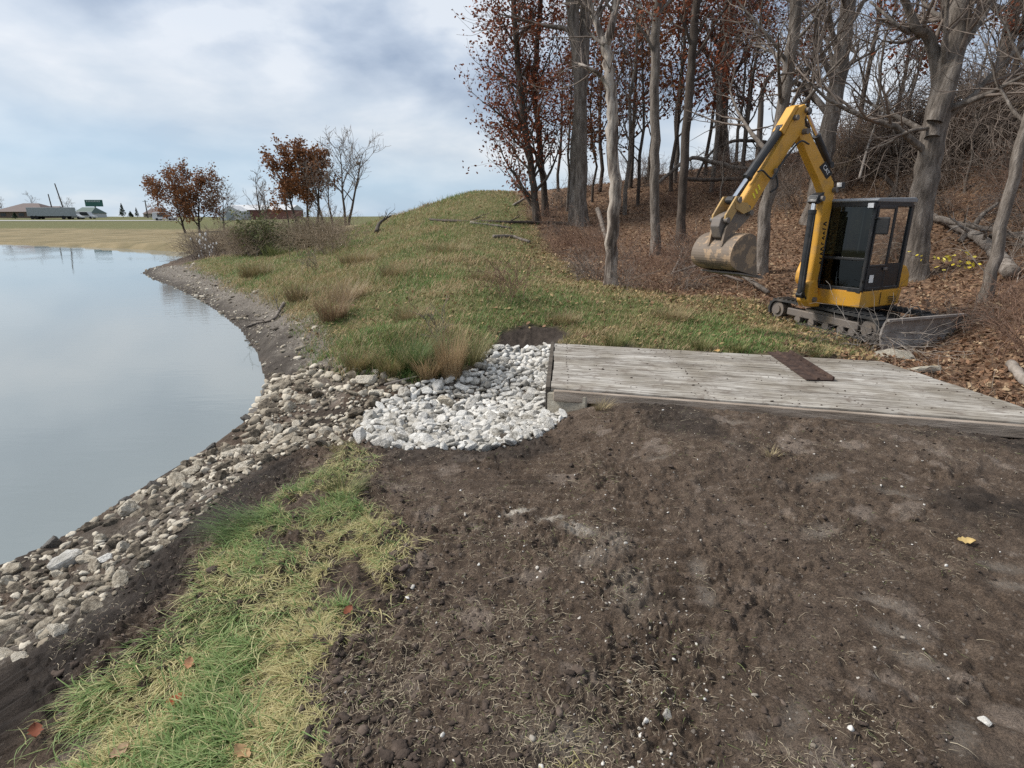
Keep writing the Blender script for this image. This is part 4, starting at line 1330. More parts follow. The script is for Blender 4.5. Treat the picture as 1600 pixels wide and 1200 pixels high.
wood_tree('hardwood_tree', [(1540, 470), (1560, 380), (1590, 250), (1625, 120), (1650, -60)], (18, 12), 'grey trunk leaning out of the right edge of the picture beside the fallen log', limbs=6, frac=(.5, 1), Ll=(1.5, 2.5))

# thinner trees and saplings further into the wood
SAP = []


def sapling_arrays(seed_leaf, h, r, mx=3):
    tt, tc_ = TB(), TB(); tips = []
    k = 9
    P = np.stack([np.cumsum(rng.normal(0, .10, k)), np.cumsum(rng.normal(0, .10, k)), np.linspace(-.2, h, k)], 1)
    rr = np.linspace(r, r * .25, k)
    tt.tube(P, rr, 7)
    n = 17
    for i in range(n):
        f = .22 + .76 * (i + rng.random()) / n
        x = f * (k - 1); j = min(int(x), k - 2); q = P[j] + (P[j + 1] - P[j]) * (x - j)
        grow([tt, tt, tc_], tips, q, rot_dir(np.array([0, 0, 1.]), rng.uniform(.45, 1.0)), h * rng.uniform(.16, .30) * (1.2 - .6 * f), rr[j] * .45, 1, mx, .07, .14, (4, 4), rmin=.006)
    return tt.arrays(), tc_.arrays(), tips


SAPM = []
for k, (h, r, nl, pal) in enumerate([(9, .10, 900, RED), (8, .08, 1300, BROWN), (11, .12, 600, RED), (10, .11, 0, RED), (7, .07, 0, RED), (9.5, .10, 1500, RED)]):
    (V1, F1), (V2, F2), tips = sapling_arrays(k, h, r)
    a = np_mesh('trunk', V1, [F1], M_BARK_D if k % 2 else M_BARK, smooth=True)
    if nl:
        VL, FL, CL = leaf_cloud(tips, nl, .18, .17, pal)
        C = np.vstack([np.full((len(V2), 3), .1), CL])
        b = np_mesh('crown', np.vstack([V2, VL]), [np.vstack([F2, FL + len(V2)])], [M_TWIG, M_LEAF], cols=C, mat_idx=np.concatenate([np.zeros(len(F2), int), np.ones(len(FL), int)]))
    else:
        b = np_mesh('crown', V2, [F2], [M_TWIG])
    SAPM.append((a.data, b.data, nl))
    bpy.data.objects.remove(a); bpy.data.objects.remove(b)
_sap = [(870, 300, 5, 1.0), (885, 330, 0, 1.0), (925, 315, 1, 1.1), (940, 300, 5, 1.2), (975, 335, 2, 1.0), (985, 295, 5, 1.15), (1000, 320, 1, 1.2), (1012, 280, 0, 1.3), (1045, 300, 5, 1.1), (1055, 285, 2, 1.2),
        (1100, 275, 5, 1.0), (1110, 300, 2, 1.1), (1150, 268, 0, 1.05), (1165, 290, 3, 1.0), (1160, 255, 5, .9), (1215, 268, 0, .9), (1240, 262, 3, 1.1), (1255, 255, 1, .8), (1290, 262, 4, 1.2), (1325, 250, 3, 1.1), (1345, 262, 4, 1.3), (1360, 240, 2, 1.1),
        (1380, 250, 5, .9), (1400, 235, 3, 1.0), (1415, 262, 4, 1.2), (1480, 215, 5, .9), (1500, 235, 3, 1.0), (1525, 200, 5, 1.0), (1560, 190, 2, .9), (1585, 200, 3, 1.0), (1600, 180, 5, 1.0), (900, 310, 4, 1.3), (955, 322, 4, 1.2), (1350, 300, 4, .8), (1390, 310, 4, .7), (1510, 300, 4, .7), (1465, 260, 4, .9), (1310, 300, 4, .6), (1120, 330, 4, .6)]
for iq, (u, v, k, s) in enumerate(_sap):
    if u > 1250 and iq % 5 in (1, 3): continue
    p = at(u, v)
    nl = SAPM[k][2]
    rt = empty('sapling', (p.x, p.y, p.z), rng.uniform(0, 6.28),
               'slender young tree with clinging rust leaves standing on the wooded hill' if nl > 400 else 'slender bare young tree standing on the wooded hill', 'tree',
               'rust-leaved young trees in the wood' if nl > 400 else 'bare young trees in the wood')
    s *= rng.uniform(.85, 1.1) * .9
    rt.scale = (s, s, s)
    link_mesh('trunk', SAPM[k][0], rt); link_mesh('crown', SAPM[k][1], rt)


# far trees beyond the pond
def far_tree(name, u, v, Y, hpx, wpx, label, nleaf, pal=BROWN, trunks=((0, 0),), bark=None, spread=(.5, 1.0), lsize=.34, lowfrac=.2, limbs=16, group=None):
    x = onY(u, v, Y)[0]
    base = np.array([x, Y, hz(x, Y)])
    h = hpx * Y / FPX * .76; half = wpx / 2 * Y / FPX * (.72 if nleaf else 1.15)
    tt, tc_ = TB(), TB(); tips = []
    for dx, ln in trunks:
        k = 8; P = np.stack([np.linspace(dx, dx + ln, k) + np.cumsum(rng.normal(0, .06, k)), np.cumsum(rng.normal(0, .08, k)), np.linspace(-.3, h * .9, k)], 1) + base
        rr = np.linspace(h * .020, h * .004, k); tt.tube(P, rr, 7)
        n = limbs
        for i in range(n):
            f = lowfrac + (1 - lowfrac) * (i + rng.random()) / n
            xx = f * (k - 1); j = min(int(xx), k - 2); q = P[j] + (P[j + 1] - P[j]) * (xx - j)
            grow([tt, tt, tc_], tips, q, rot_dir(np.array([0, 0, 1.]), rng.uniform(*spread)), half * rng.uniform(.7, 1.1) * (1.15 - .5 * f), rr[j] * .5, 1, 3, .06, .16, (4, 4), rmin=.016)
    return finish_tree(name, base, tt, tc_, tips, bark or M_BARK_D, M_TWIG, label, 'tree', group, nleaf, lsize, pal, .3)


far_tree('oak_tree', 297, 362, 84, 112, 112, 'broad rust-brown oak with twin stems on the far bank of the pond', 8200, trunks=((-.6, -.9), (1.2, .4)), lowfrac=.14, spread=(.8, 1.45), limbs=20, lsize=.28)
far_tree('bare_tree', 349, 352, 82, 80, 60, 'small bare tree just right of the broad oak on the far bank', 0, limbs=12)
far_tree('bare_tree', 408, 350, 80, 105, 45, 'thin bare tree left of the tall rust-brown oak', 0, limbs=12)
far_tree('bare_tree', 418, 350, 82, 85, 34, 'thinner bare tree beside the one left of the tall oak', 0, limbs=10)
far_tree('oak_tree', 476, 350, 76, 142, 100, 'tall rust-brown oak with several stems in the group beyond the pond', 6200, trunks=((-.8, -1.6), (.3, .4), (1.4, 1.0)), lowfrac=.28, spread=(.4, .95), limbs=12)
far_tree('oak_tree', 451, 350, 78, 95, 50, 'slim brown-leaved tree at the left foot of the tall oak', 900, lowfrac=.4, limbs=9)
far_tree('bare_tree', 508, 350, 74, 125, 50, 'bare tree just right of the tall rust-brown oak', 0, trunks=((0, -1.2),), limbs=12)
far_tree('bare_tree', 520, 350, 73, 110, 34, 'straight thin bare tree between the tall oak and the spreading bare tree', 0, limbs=10)
far_tree('bare_tree', 541, 351, 70, 148, 95, 'tall spreading bare tree holding a dark nest, right end of the far group', 0, trunks=((0, 0), (.2, 1.9)), lowfrac=.35, spread=(.35, .8), limbs=12)
p = onY(560, 255, 70)
m = MB(); bmesh.ops.create_icosphere(m.bm, subdivisions=2, radius=.3)
for v_ in m.bm.verts: v_.co = Vector((v_.co.x, v_.co.y, v_.co.z * .7)) * (.85 + .3 * random.random())
o = m.build('bird_nest', M_TWIG); o.location = p
tag(o, 'dark round nest high in the spreading bare tree beyond the pond', 'nest')
for u, v, hp, lb in ((40, 305, 0, 0),):
    pass
for u, Y, hp, wp, lb in ((52, 190, 44, 18, 'thin bare tree behind the brown-roofed house'), (108, 180, 34, 22, 'small spreading bare tree between leaning pole and billboard'), (5, 185, 30, 20, 'dark small tree at the left edge by the brown-roofed house')):
    far_tree('bare_tree', u, 332, Y, hp, wp, lb, 0, limbs=9)

# conifers on the far skyline
M_FIR = leafmat('fir_needles', .1)


def conifer(u, v, Y, hpx, wpx, label, group=None):
    x = onY(u, v, Y)[0]; base = np.array([x, Y, hz(x, Y)])
    h = hpx * Y / FPX * .8; w = wpx / 2 * Y / FPX * .8
    root = empty('fir_tree', tuple(base), 0, label, 'tree', group)
    t = TB(); t.tube([[0, 0, -.2], [0, 0, h]], [h * .02, .02], 6); V, F = t.arrays(); np_mesh('trunk', V, [F], M_BARK_D, root)
    n = 420
    f = rng.random(n) ** .7
    a = rng.uniform(0, 6.28, n); rr = w * (1 - f) * rng.uniform(.3, 1.05, n)
    c = lerp(A3([.018, .034, .020]), A3([.045, .07, .04]), rng.random(n))
    V, F, C = leaves(rr * np.cos(a), rr * np.sin(a), .12 * h + f * h * .88, np.full(n, w * .45) * (1.1 - .6 * f), c, .6)
    np_mesh('crown', V, [F], M_FIR, root, cols=C)


conifer(193, 341, 190, 26, 14, 'tallest dark fir right of the green billboard'); conifer(215, 341, 195, 18, 9, 'small pointed fir left of the broad oak on the skyline'); conifer(205, 341, 190, 12, 12, 'squat dark fir between two pointed firs on the skyline'); conifer(22, 333, 165, 13, 12, 'round dark evergreen in front of the brown-roofed house')


# ------------------------------------------------------------------ shrubs, brush, weeds
def shrub_arrays(nst, h, w, lean=.5, sub=5, r=.012, droop=.0, mx=2, wig=.22):
    t = TB(); tips = []
    for i in range(nst):
        a = rng.uniform(0, 6.28); tl = rng.uniform(.05, lean)
        d = np.array([math.cos(a) * math.sin(tl), math.sin(a) * math.sin(tl), math.cos(tl)])
        p = np.array([rng.normal(0, w * .22), rng.normal(0, w * .22), -.04])
        grow([t], tips, p, d, h * rng.uniform(.6, 1.1), r * rng.uniform(.6, 1.2), 1, mx, -droop, wig, (sub, 4), (.35, .95), (.3, .6), rmin=.0035)
    V, F = t.arrays()
    return V, F, tips


def shrub_mesh(name, mat, *a, **k):
    V, F, tips = shrub_arrays(*a, **k)
    o = np_mesh(name, V, [F], mat); me = o.data; bpy.data.objects.remove(o)
    return me


SH = [shrub_mesh('branches', M_TWIG_R, 26, 1.3, 1.1, .7, 7, .010, .06), shrub_mesh('branches', M_TWIG, 24, 1.1, 1.2, .9, 7, .010, .10), shrub_mesh('branches', M_TWIG_R, 30, .9, 1.3, 1.0, 6, .009, .12), shrub_mesh('branches', M_TWIG, 20, 1.6, 1.2, .8, 8, .012, .12, 3), shrub_mesh('branches', M_TWIG_P, 13, 1.7, 1.3, 1.0, 5, .011, .10), shrub_mesh('branches', mottled('tan_twig_bark', [(.3, (.17, .125, .085)), (.7, (.34, .27, .19))], 6, .9, 0), 26, 1.2, 1.2, .8, 7, .010, .08)]


def put_shrub(u, v, k, s, label, group=None, name='thicket_bush', sz=None):
    p = at(u, v)
    o = link_mesh(name, SH[k]); o.location = (p.x, p.y, p.z - .03); o.rotation_euler = (0, 0, rng.uniform(0, 6.28)); o.scale = (s, s, s * (sz or rng.uniform(.8, 1.15)))
    return tag(o, label, 'bush', group)


lab = 'low tangled bush of bare reddish-brown twigs at the foot of the wooded hill'
for u, v in ((845, 355), (870, 365), (885, 380), (905, 378), (925, 375), (865, 392), (900, 400), (930, 405), (915, 425), (945, 390), (975, 405), (985, 430), (1000, 412), (1010, 440), (1040, 425), (1050, 400), (1075, 415), (1085, 435), (930, 440), (970, 452), (1020, 455), (1060, 452), (1100, 400), (1110, 430)):
    put_shrub(u + rng.uniform(-6, 6), v, int(rng.integers(0, 3)), rng.uniform(.7, 1.1), lab, 'reddish thicket bushes at the foot of the hill')
lab2 = 'tangled brown bush of bare twigs on the steep hillside right of the excavator'
for i in range(84):
    u = rng.uniform(1300, 1690); v = rng.uniform(225 if u < 1450 else 190, 470)
    if u < 1450 and v > 320: u += 150
    if 1400 < u < 1610 and 335 < v < 485: continue
    put_shrub(u, v, int(rng.integers(0, 5)), rng.uniform(.7, 1.25), lab2, 'brown hillside bushes')
for i in range(46):
    u = rng.uniform(1270, 1660); v = 252 - (u - 1270) * .235 + rng.uniform(4, 40)
    put_shrub(u, v, int(rng.choice([0, 1, 2, 3, 5])), rng.uniform(1.2, 1.9), 'tall tangled brush on the crest of the wooded hill above the cab', 'tall brush on the hill crest')
lab3 = 'tangled bare bush in the wood between the trunks above the excavator arm'
for i in range(34):
    u = rng.uniform(860, 1320); v = rng.uniform(292 - (u - 860) * .10, 345)
    put_shrub(u, v, int(rng.integers(0, 4)), rng.uniform(.7, 1.2), lab3, 'bare bushes inside the wood')
for u, v, s in ((1500, 520, .8), (1540, 505, .6), (1580, 520, .8), (1600, 490, .8), (1560, 470, .45), (1620, 560, .8), (1440, 530, .45)):
    put_shrub(u, v, int(rng.integers(0, 4)), s, 'brown brush growing round the excavator blade on the right', 'brush round the blade')
# brown hedge of brush beyond the shore point
lab4 = 'brown bare bush in the clump at the far shore point'
for i in range(46):
    u = rng.uniform(312, 530); v = rng.uniform(376, 406) - .05 * (u - 300)
    put_shrub(u, v, int(rng.choice([1, 5, 5])), rng.uniform(1.3, 2.1) * .85, lab4, 'brown bushes at the shore point', sz=1.0)
SHG = None


def leafy_bush(u, v, hpx, wpx, c0, c1, label, n=2600):
    p = at(u, v); Y = p.y
    h = hpx * Y / FPX; w = wpx * Y / FPX / 2
    V, F, tips = shrub_arrays(26, h, w * 1.4, .8, 6, .02, .03)
    tips = np.asarray(tips)
    VL, FL, CL = leaf_cloud(tips, n, .12, .14, (A3(c0), A3(c1)))
    root = empty('leafy_bush', p, 0, label, 'bush')
    np_mesh('branches', V, [F], M_TWIG, root); np_mesh('foliage', VL, [FL], M_LEAF, root, cols=CL)


leafy_bush(405, 398, 58, 90, (.09, .10, .042), (.20, .205, .095), 'olive green leafy bush in the brown clump at the shore point')
leafy_bush(480, 388, 34, 90, (.10, .085, .05), (.20, .17, .10), 'pale olive bush right of the olive green one by the shore', 1500)

# undergrowth of dry stems over the wooded hill: beyond counting
x, y = sector(60000, 50, 6.5, 40)
dL = sdf(x, y, P_LITTER) + (fbm(x * .7, y * .7, 3, 5) - .5) * 2.5
ok = (rng.random(len(x)) < sstep(.5, -1.5, dL) * (.25 + .75 * sstep(.4, .6, fbm(x * .9, y * .9, 3, 19)))) & ~((y + .267 * x < 9.5) & (x < 5.9))
lg = np.array([hit(*q)[:2] for q in ((1440, 440), (1470, 365), (1530, 390), (1580, 440))])
ok &= (seg_dist(x, y, lg, False) > .8) | (rng.random(len(x)) < .12)
x, y = x[ok], y[ok]; n = len(x); r = np.hypot(x, y); z = HT(x, y)
L = np.clip(rng.lognormal(-.95, .5, n), .1, 1.2) * (.6 + .4 * (x > 4))
c = lerp(A3([.12, .075, .053]), A3([.31, .22, .15]), rng.random(n))
pale = rng.random(n) < .15
c = np.where(pale[:, None], lerp(A3([.22, .185, .14]), A3([.36, .31, .25]), rng.random(n)), c)
rise = rng.uniform(.3, 1.05, n)
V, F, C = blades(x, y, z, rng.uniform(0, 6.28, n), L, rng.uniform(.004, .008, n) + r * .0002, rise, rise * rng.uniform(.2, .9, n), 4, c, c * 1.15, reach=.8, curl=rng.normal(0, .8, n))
tag(np_mesh('undergrowth', V, [F], M_GRASS, cols=C), kind='stuff')


def weed_clump(u, v, hpx, wpx, n, c0, c1, label, name='dry_grass_clump', thick=1.0, spread=.5, cat='grass clump', flatten=False, sweep=None):
    p = at(u, v); d = zdepth(p); h = hpx * d / FPX; w = wpx * d / FPX / 2
    a = rng.uniform(0, 6.28, n); q = w * .45 * np.sqrt(rng.random(n))
    x = q * np.cos(a); y = q * np.sin(a) * .8
    L = h * rng.uniform(.45, 1.1, n); rise = rng.uniform(.8, 1.05, n)
    az = a + rng.normal(0, .6, n)
    if sweep is not None: az = R(sweep) + rng.normal(0, .45, n); rise = rng.uniform(.35, .8, n); q = w * .8 * np.sqrt(rng.random(n)); x = q * np.cos(a); y = q * np.sin(a)
    if flatten: az = rng.uniform(0, 6.28, n); L = w * rng.uniform(.2, .6, n); rise = rng.uniform(.05, .4, n)
    c = lerp(A3(c0), A3(c1), rng.random(n))
    V, F, C = blades(x, y, np.full(n, -.03), az, L, rng.uniform(.003, .006, n) * thick * max(1, d / 8), rise, rise * rng.uniform(.05, .45, n), 5, c, c * 1.25, reach=spread)
    o = np_mesh(name, V, [F], M_GRASS, cols=C); o.location = p
    tag(o, label, cat)


ST0, ST1 = (.19, .13, .07), (.42, .31, .18)
weed_clump(705, 588, 118, 70, 520, ST0, ST1, 'tallest dry tan grass clump beside the white riprap', spread=.28)
weed_clump(668, 590, 62, 70, 420, ST0, ST1, 'arching tan grass clump left of the tallest dry clump', spread=.6)
weed_clump(645, 575, 90, 90, 520, (.055, .085, .03), (.14, .19, .07), 'dark green tall grass clump left of the dry tan clumps', 'green_grass_clump')
weed_clump(610, 580, 60, 90, 420, (.12, .11, .045), (.28, .23, .11), 'mixed olive and straw grass clump above the tan stones')
weed_clump(740, 570, 75, 60, 380, (.10, .10, .045), (.24, .21, .10), 'olive grass clump between the tallest dry clump and the dirt patch', 'green_grass_clump')
weed_clump(560, 578, 50, 80, 400, (.12, .10, .045), (.26, .20, .10), 'brownish grass clump at the top edge of the tan stones')
weed_clump(520, 500, 62, 90, 420, (.13, .085, .05), (.30, .21, .13), 'rusty brown grass clump on the slope above the driftwood')
weed_clump(540, 470, 50, 110, 420, (.22, .16, .095), (.40, .31, .20), 'bleached straw patch of tall grass higher on the slope')
weed_clump(470, 470, 40, 100, 420, (.11, .085, .045), (.24, .18, .10), 'brown grass clump near the gravel strand edge')
weed_clump(400, 432, 34, 110, 420, (.12, .095, .045), (.25, .20, .10), 'olive brown grass clump near the shore point')
weed_clump(440, 400, 30, 120, 420, (.09, .11, .04), (.19, .20, .085), 'green grass hump in front of the brown bushes', 'green_grass_clump')
for u, v, c, lb in ((960, 540, 42, 'green tuft against the back edge of the bridge, left of centre'), (1095, 546, 36, 'fresh green tuft against the back edge of the bridge by its middle'), (1150, 548, 30, 'small olive tuft at the back of the bridge left of the rusty plate'), (1280, 556, 34, 'straw-green tuft behind the bridge right of the rusty plate')):
    weed_clump(u, v, c, 60, 200, (.09, .11, .04), (.26, .24, .10), lb, 'grass_tuft')
weed_clump(940, 640, 26, 40, 140, (.16, .13, .07), (.36, .29, .17), 'torn straw tuft on the soil at the bridge corner block', 'grass_tuft', spread=.8)
weed_clump(535, 770, 55, 70, 300, (.085, .11, .04), (.24, .23, .09), 'olive tuft at the soil edge below the white riprap', 'grass_tuft', spread=.8)
weed_clump(395, 825, 70, 120, 420, (.085, .14, .055), (.19, .26, .11), 'deep green long grass tuft hanging over the bank', 'grass_tuft', spread=.85, sweep=205, thick=1.35)
weed_clump(545, 700, 30, 60, 240, (.16, .15, .055), (.34, .29, .12), 'yellowish tuft between tan and white stones', 'grass_tuft', spread=.8, sweep=200)
weed_clump(868, 1172, 34, 190, 330, (.24, .22, .09), (.46, .41, .20), 'yellow-green tuft on the soil at the bottom edge', 'grass_tuft', spread=1.0, flatten=True)
weed_clump(1205, 715, 22, 34, 60, (.22, .18, .10), (.42, .35, .21), 'little straw tuft standing on the soil before the bridge', 'grass_tuft', spread=.8)


for u, v, hp, wp, lb in ((620, 430, 30, 120, 'low tan dry patch on the mound left of its middle'), (700, 395, 26, 150, 'low tan dry patch in the middle of the mound'), (560, 410, 30, 120, 'tan dry patch low on the left side of the mound'), (640, 500, 40, 110, 'tan and olive dry patch above the tall green clump'), (760, 440, 30, 120, 'tan dry patch by the bare reddish bush'), (500, 380, 26, 120, 'tan dry patch at the far left skyline end of the mound'), (880, 500, 26, 120, 'tan dry patch behind the left half of the bridge'), (1050, 500, 26, 140, 'tan dry patch behind the middle of the bridge')):
    weed_clump(u, v, hp, wp, 420, (.17, .13, .065), (.33, .26, .15), lb, spread=.6)


def bare_weed(u, v, hpx, wpx, mat, label, n=16, name='bare_bush'):
    p = at(u, v); d = zdepth(p); h = hpx * d / FPX; w = wpx * d / FPX
    V, F, t = shrub_arrays(n, h * .8, w * .7, .55, 7, .006, -.03)
    o = np_mesh(name, V, [F], mat); o.location = p
    tag(o, label, 'bush')


bare_weed(790, 468, 78, 80, M_TWIG_R, 'bare reddish-brown bush alone on the grass slope', 20)
bare_weed(690, 545, 100, 30, M_TWIG, 'thin tall bare weed stalks beside the tallest dry clump', 4, 'weed_stalks')
bare_weed(490, 425, 40, 40, M_TWIG, 'brown weed stalks in front of the bush clump on the slope', 10, 'weed_stalks')
for u, v, hp, lb in ((665, 325, 16, 'small weed on the skyline of the grassy mound, left of its crest'), (700, 305, 14, 'small weed on the skyline near the mound crest'), (598, 345, 15, 'small weed at the low left end of the mound skyline'), (560, 350, 22, 'twiggy weed beside the spreading bare tree on the skyline')):
    bare_weed(u, v, hp, 16, M_TWIG, lb, 6, 'weed_stalks')
# white seed heads in the far brush
p = at(325, 403)
rt = empty('seedhead_weed', p, 0, 'weed with fluffy white seed heads at the shore point', 'weed')
V, F, tips = shrub_arrays(14, 1.5, 1.8, .5, 3, .012)
np_mesh('stems', V, [F], M_TWIG_P, rt)
M_FLUFF = mottled('seed_fluff', [(.3, (.6, .58, .55)), (.7, (.8, .79, .77))], 12, .95)
ids = rng.choice(len(tips), 26, replace=False)
m = MB()
for i in ids:
    c = Vector(tips[i]); m.bm.verts.ensure_lookup_table()
    r_ = bmesh.ops.create_icosphere(m.bm, subdivisions=1, radius=rng.uniform(.04, .085))
    for v_ in r_['verts']: v_.co = Vector((v_.co.x * .8, v_.co.y * .8, v_.co.z * 1.4)) * rng.uniform(.8, 1.2) + c
o = m.build('seed_heads', M_FLUFF, rt); o['kind'] = 'stuff'


# ------------------------------------------------------------------ fallen logs and branches
def log(pts, w, label, mat=None, name='fallen_log', lift=.0, cat='log', side=0, n=10, onground=True):
    """pts: sight lines to points on the land; w px"""
    P = []
    for q in pts:
        p = at(q[0], q[1]); P.append(np.array(p) + [0, 0, (q[2] if len(q) > 2 else 0)])
    d = zdepth(P[0]); r = np.linspace(w[0], w[1], (len(P) - 1) * 5 + 1) / 2 * d / FPX
    P = smooth_poly(P, 5); P[:, 2] += r * .7 + lift
    P += rng.normal(0, r.mean() * .12, P.shape)
    b = P[0].copy()
    e0 = (P[0] - P[1]) * .02; e1 = (P[-1] - P[-2]) * .02
    Pc = np.vstack([P[:1] + e0, P, P[-1:] + e1]); rc = np.concatenate([[.001], r, [.001]])
    t = TB(); t.tube(Pc - b, rc, n)
    for i in range(side):
        k = int(rng.uniform(.2, .9) * (len(P) - 2)); tt_ = P[k + 1] - P[k]; tt_ /= np.linalg.norm(tt_)
        dd = rot_dir(tt_, rng.uniform(.5, 1.0)); dd[2] = abs(dd[2]) * .8 + .1; dd /= np.linalg.norm(dd)
        grow([t], [], P[k] - b, dd, rng.uniform(.4, .9) * min(1.2, max(.35, d / 16)), r[k] * .45, 1, 2, .0, .2, (3,))
    V, F = t.arrays()
    o = np_mesh(name, V, [F], mat or M_BARK, smooth=True); o.location = b
    return tag(o, label, cat)


log([(1455, 348), (1490, 362), (1530, 388), (1555, 415), (1572, 440)], (10, 17), 'thick bent fallen log on the hillside right of the cab', M_BARK_P, lift=.12, side=2)
log([(1462, 360, .25), (1510, 372, .3), (1560, 388, .35), (1600, 398, .3)], (8, 6), 'thin fallen limb crossing the thick bent log', M_BARK, side=3)
log([(1500, 385, .1), (1530, 360, .35), (1552, 350, .5)], (9, 5), 'broken grey limb poking up behind the thick bent log')
log([(1545, 372), (1600, 366)], (8, 7), 'short grey log lying above the thick bent log')
def log_at(pts, Y, w, label, mat=None, name='fallen_log', cat='log', side=0):
    P = smooth_poly([onY(u, v, Y + (q[0] if q else 0)) for u, v, *q in pts], 5)
    d = zdepth(P[0]); r = np.linspace(w[0], w[1], len(P)) / 2 * d / FPX
    P += rng.normal(0, r.mean() * .15, P.shape); b = P[0].copy()
    t = TB(); t.tube(P - b, r, 8)
    for i in range(side):
        k = int(rng.uniform(.2, .9) * (len(P) - 2)); tt_ = P[k + 1] - P[k]; tt_ /= np.linalg.norm(tt_)
        grow([t], [], P[k] - b, rot_dir(tt_, rng.uniform(.5, 1.0)), rng.uniform(.5, 1.0), r[k] * .45, 1, 2, .0, .2, (3,))
    V, F = t.arrays(); o = np_mesh(name, V, [F], mat or M_BARK, smooth=True); o.location = b
    return tag(o, label, cat)


log_at([(1030, 285), (1075, 249), (1110, 252), (1150, 262), (1192, 266)], 27, (5, 8), 'long thin fallen trunk across the crest above the bucket', M_BARK, side=4)
log_at([(1085, 285), (1105, 245), (1140, 222), (1175, 220), (1200, 224)], 28, (3, 6), 'dark arching branch propped on the crest beside the stick', M_BARK_D, side=4, cat='branch')
log_at([(1070, 279), (1110, 281), (1160, 279)], 26, (6, 6), 'dark fallen log lying under the crest behind the bucket', M_BARK_D)
log_at([(1245, 128), (1275, 160), (1300, 172)], 22, (7, 5), 'dark broken limb hung up between the two trunks behind the boom', M_BARK_D, cat='branch', name='hanging_limb')
log([(1052, 440, .25), (1100, 436, .35), (1150, 445, .25), (1200, 462, .05)], (3, 7), 'bare fallen branch on the ground under the raised bucket', M_BARK, side=4, cat='branch', name='fallen_branch')
log([(1080, 418, .3), (1110, 440, .3), (1160, 450, .1)], (2.5, 4), 'short forked stick under the raised bucket', M_TWIG, cat='branch', name='fallen_branch', side=2)
log([(672, 345), (720, 347), (780, 349), (850, 350), (890, 352)], (4, 5), 'dark long log lying across the mound slope', M_BARK_D, side=3)
log([(735, 350), (775, 354), (800, 358)], (5, 3), 'short log just below the dark long one on the mound', M_BARK)
log([(770, 372), (800, 371), (828, 380)], (6, 5), 'grey log end lying lower on the mound slope', M_BARK)
log([(802, 322), (820, 318, .2), (835, 312, .2)], (4, 3), 'pale leaning branch at the foot of the leftmost oak', M_TWIG_P, cat='branch', name='fallen_branch')
log([(932, 365, .9), (945, 385, .35), (956, 400)], (7, 6), 'short dead limb leaning against the dead tree', M_BARK, cat='branch', name='fallen_branch')
log([(1050, 430), (1062, 410, .1), (1066, 405, .3)], (4, 3), 'broken pale stick standing in brush left of the bucket', M_TWIG_P, cat='branch', name='fallen_branch')
log([(588, 365, .0), (593, 360, .25), (602, 355, .35), (612, 352, .45)], (7, 2), 'black charred stump piece on the mound slope', M_TIMBER_D, name='burnt_stump', cat='stump', side=2)
log([(385, 512), (405, 505, .02), (428, 502, .03), (438, 490, .08), (446, 484, .16)], (3, 6), 'crooked grey driftwood branch on the gravel strand', M_BARK, name='driftwood', cat='branch', side=2)
log([(405, 548), (392, 540), (380, 535)], (2, 1), 'thin dark root trailing into the pond from the strand', M_BARK_D, name='driftwood', cat='branch', side=2)
log([(600, 603), (640, 596, .03), (655, 592, .04)], (4, 2), 'thin dead stick lying on the tan stones', M_TWIG_P, name='fallen_branch', cat='branch')
log([(1578, 572), (1592, 590), (1606, 606)], (14, 15), 'short pale log at the right edge of the ditch', M_TWIG_P)
log([(1380, 330, .3), (1395, 300, .15), (1352, 262, .2)], (5, 8), 'dark stub of a log on the hillside behind the cab roof', M_BARK_D)


# brush pile of grey twigs in front of the excavator
def brush_pile(u, v, n, w, h, mat, label, L=(.5, 1.3)):
    p = np.array(at(u, v)); t = TB()
    for i in range(n):
        q = np.array([rng.normal(0, w * .42), rng.normal(0, w * .25), rng.uniform(-.03, h * .55)])
        a = rng.uniform(0, 6.28); el = rng.normal(.15, .45)
        d = np.array([math.cos(a) * math.cos(el), math.sin(a) * math.cos(el), math.sin(el)])
        grow([t], [], q, d, rng.uniform(*L), rng.uniform(.004, .010), 1, 2, -.06, .22, (4,), (.3, .9), (.3, .6), rmin=.0028)
    V, F = t.arrays(); o = np_mesh('brush_pile', V, [F], mat); o.location = p
    tag(o, label, 'brush pile')


brush_pile(1372, 548, 44, .6, .5, M_TWIG_P, 'heap of pale bare twigs between the bridge and the excavator track')
brush_pile(1325, 540, 9, .4, .3, M_TWIG, 'lower heap of grey twigs against the excavator track')
brush_pile(1372, 530, 16, .35, .45, M_TWIG, 'brown twig heap left of the excavator blade')
log([(1400, 540, .45), (1425, 520, .5), (1445, 535, .25), (1447, 552, .1)], (2, 2), 'pale whip of a branch arching below the blade', M_TWIG_P, name='fallen_branch', cat='branch')


# yellow-leaved twig beside the cab
p = np.array(at(1475, 436))
rt = empty('yellow_sapling', tuple(p), 0, 'twig with bright yellow leaves right of the excavator cab', 'sapling')
t = TB(); tips = []
for a, b_, hh in ((-1.0, .2, .62), (-.2, .0, .52), (.4, .1, .55), (.8, .0, .5)):
    Q = smooth_poly([[0, 0, -.05], [a * .4, b_, hh * .7], [a, b_, hh]], 5); t.tube(Q, np.linspace(.009, .004, len(Q)), 5); tips += list(Q[5:])
V, F = t.arrays(); np_mesh('stems', V, [F], M_TWIG, rt)
tp = A3(tips); n = 38
q = tp[rng.integers(0, len(tp), n)] + rng.normal(0, 1, (n, 3)) * [.2, .12, .11]
V, F, C = leaves(q[:, 0], q[:, 1], q[:, 2], rng.uniform(.08, .14, n), lerp(A3([.68, .55, .05]), A3([.90, .80, .18]), rng.random(n)), .9)
np_mesh('leaves', V, [F], M_LEAF, rt, cols=C)
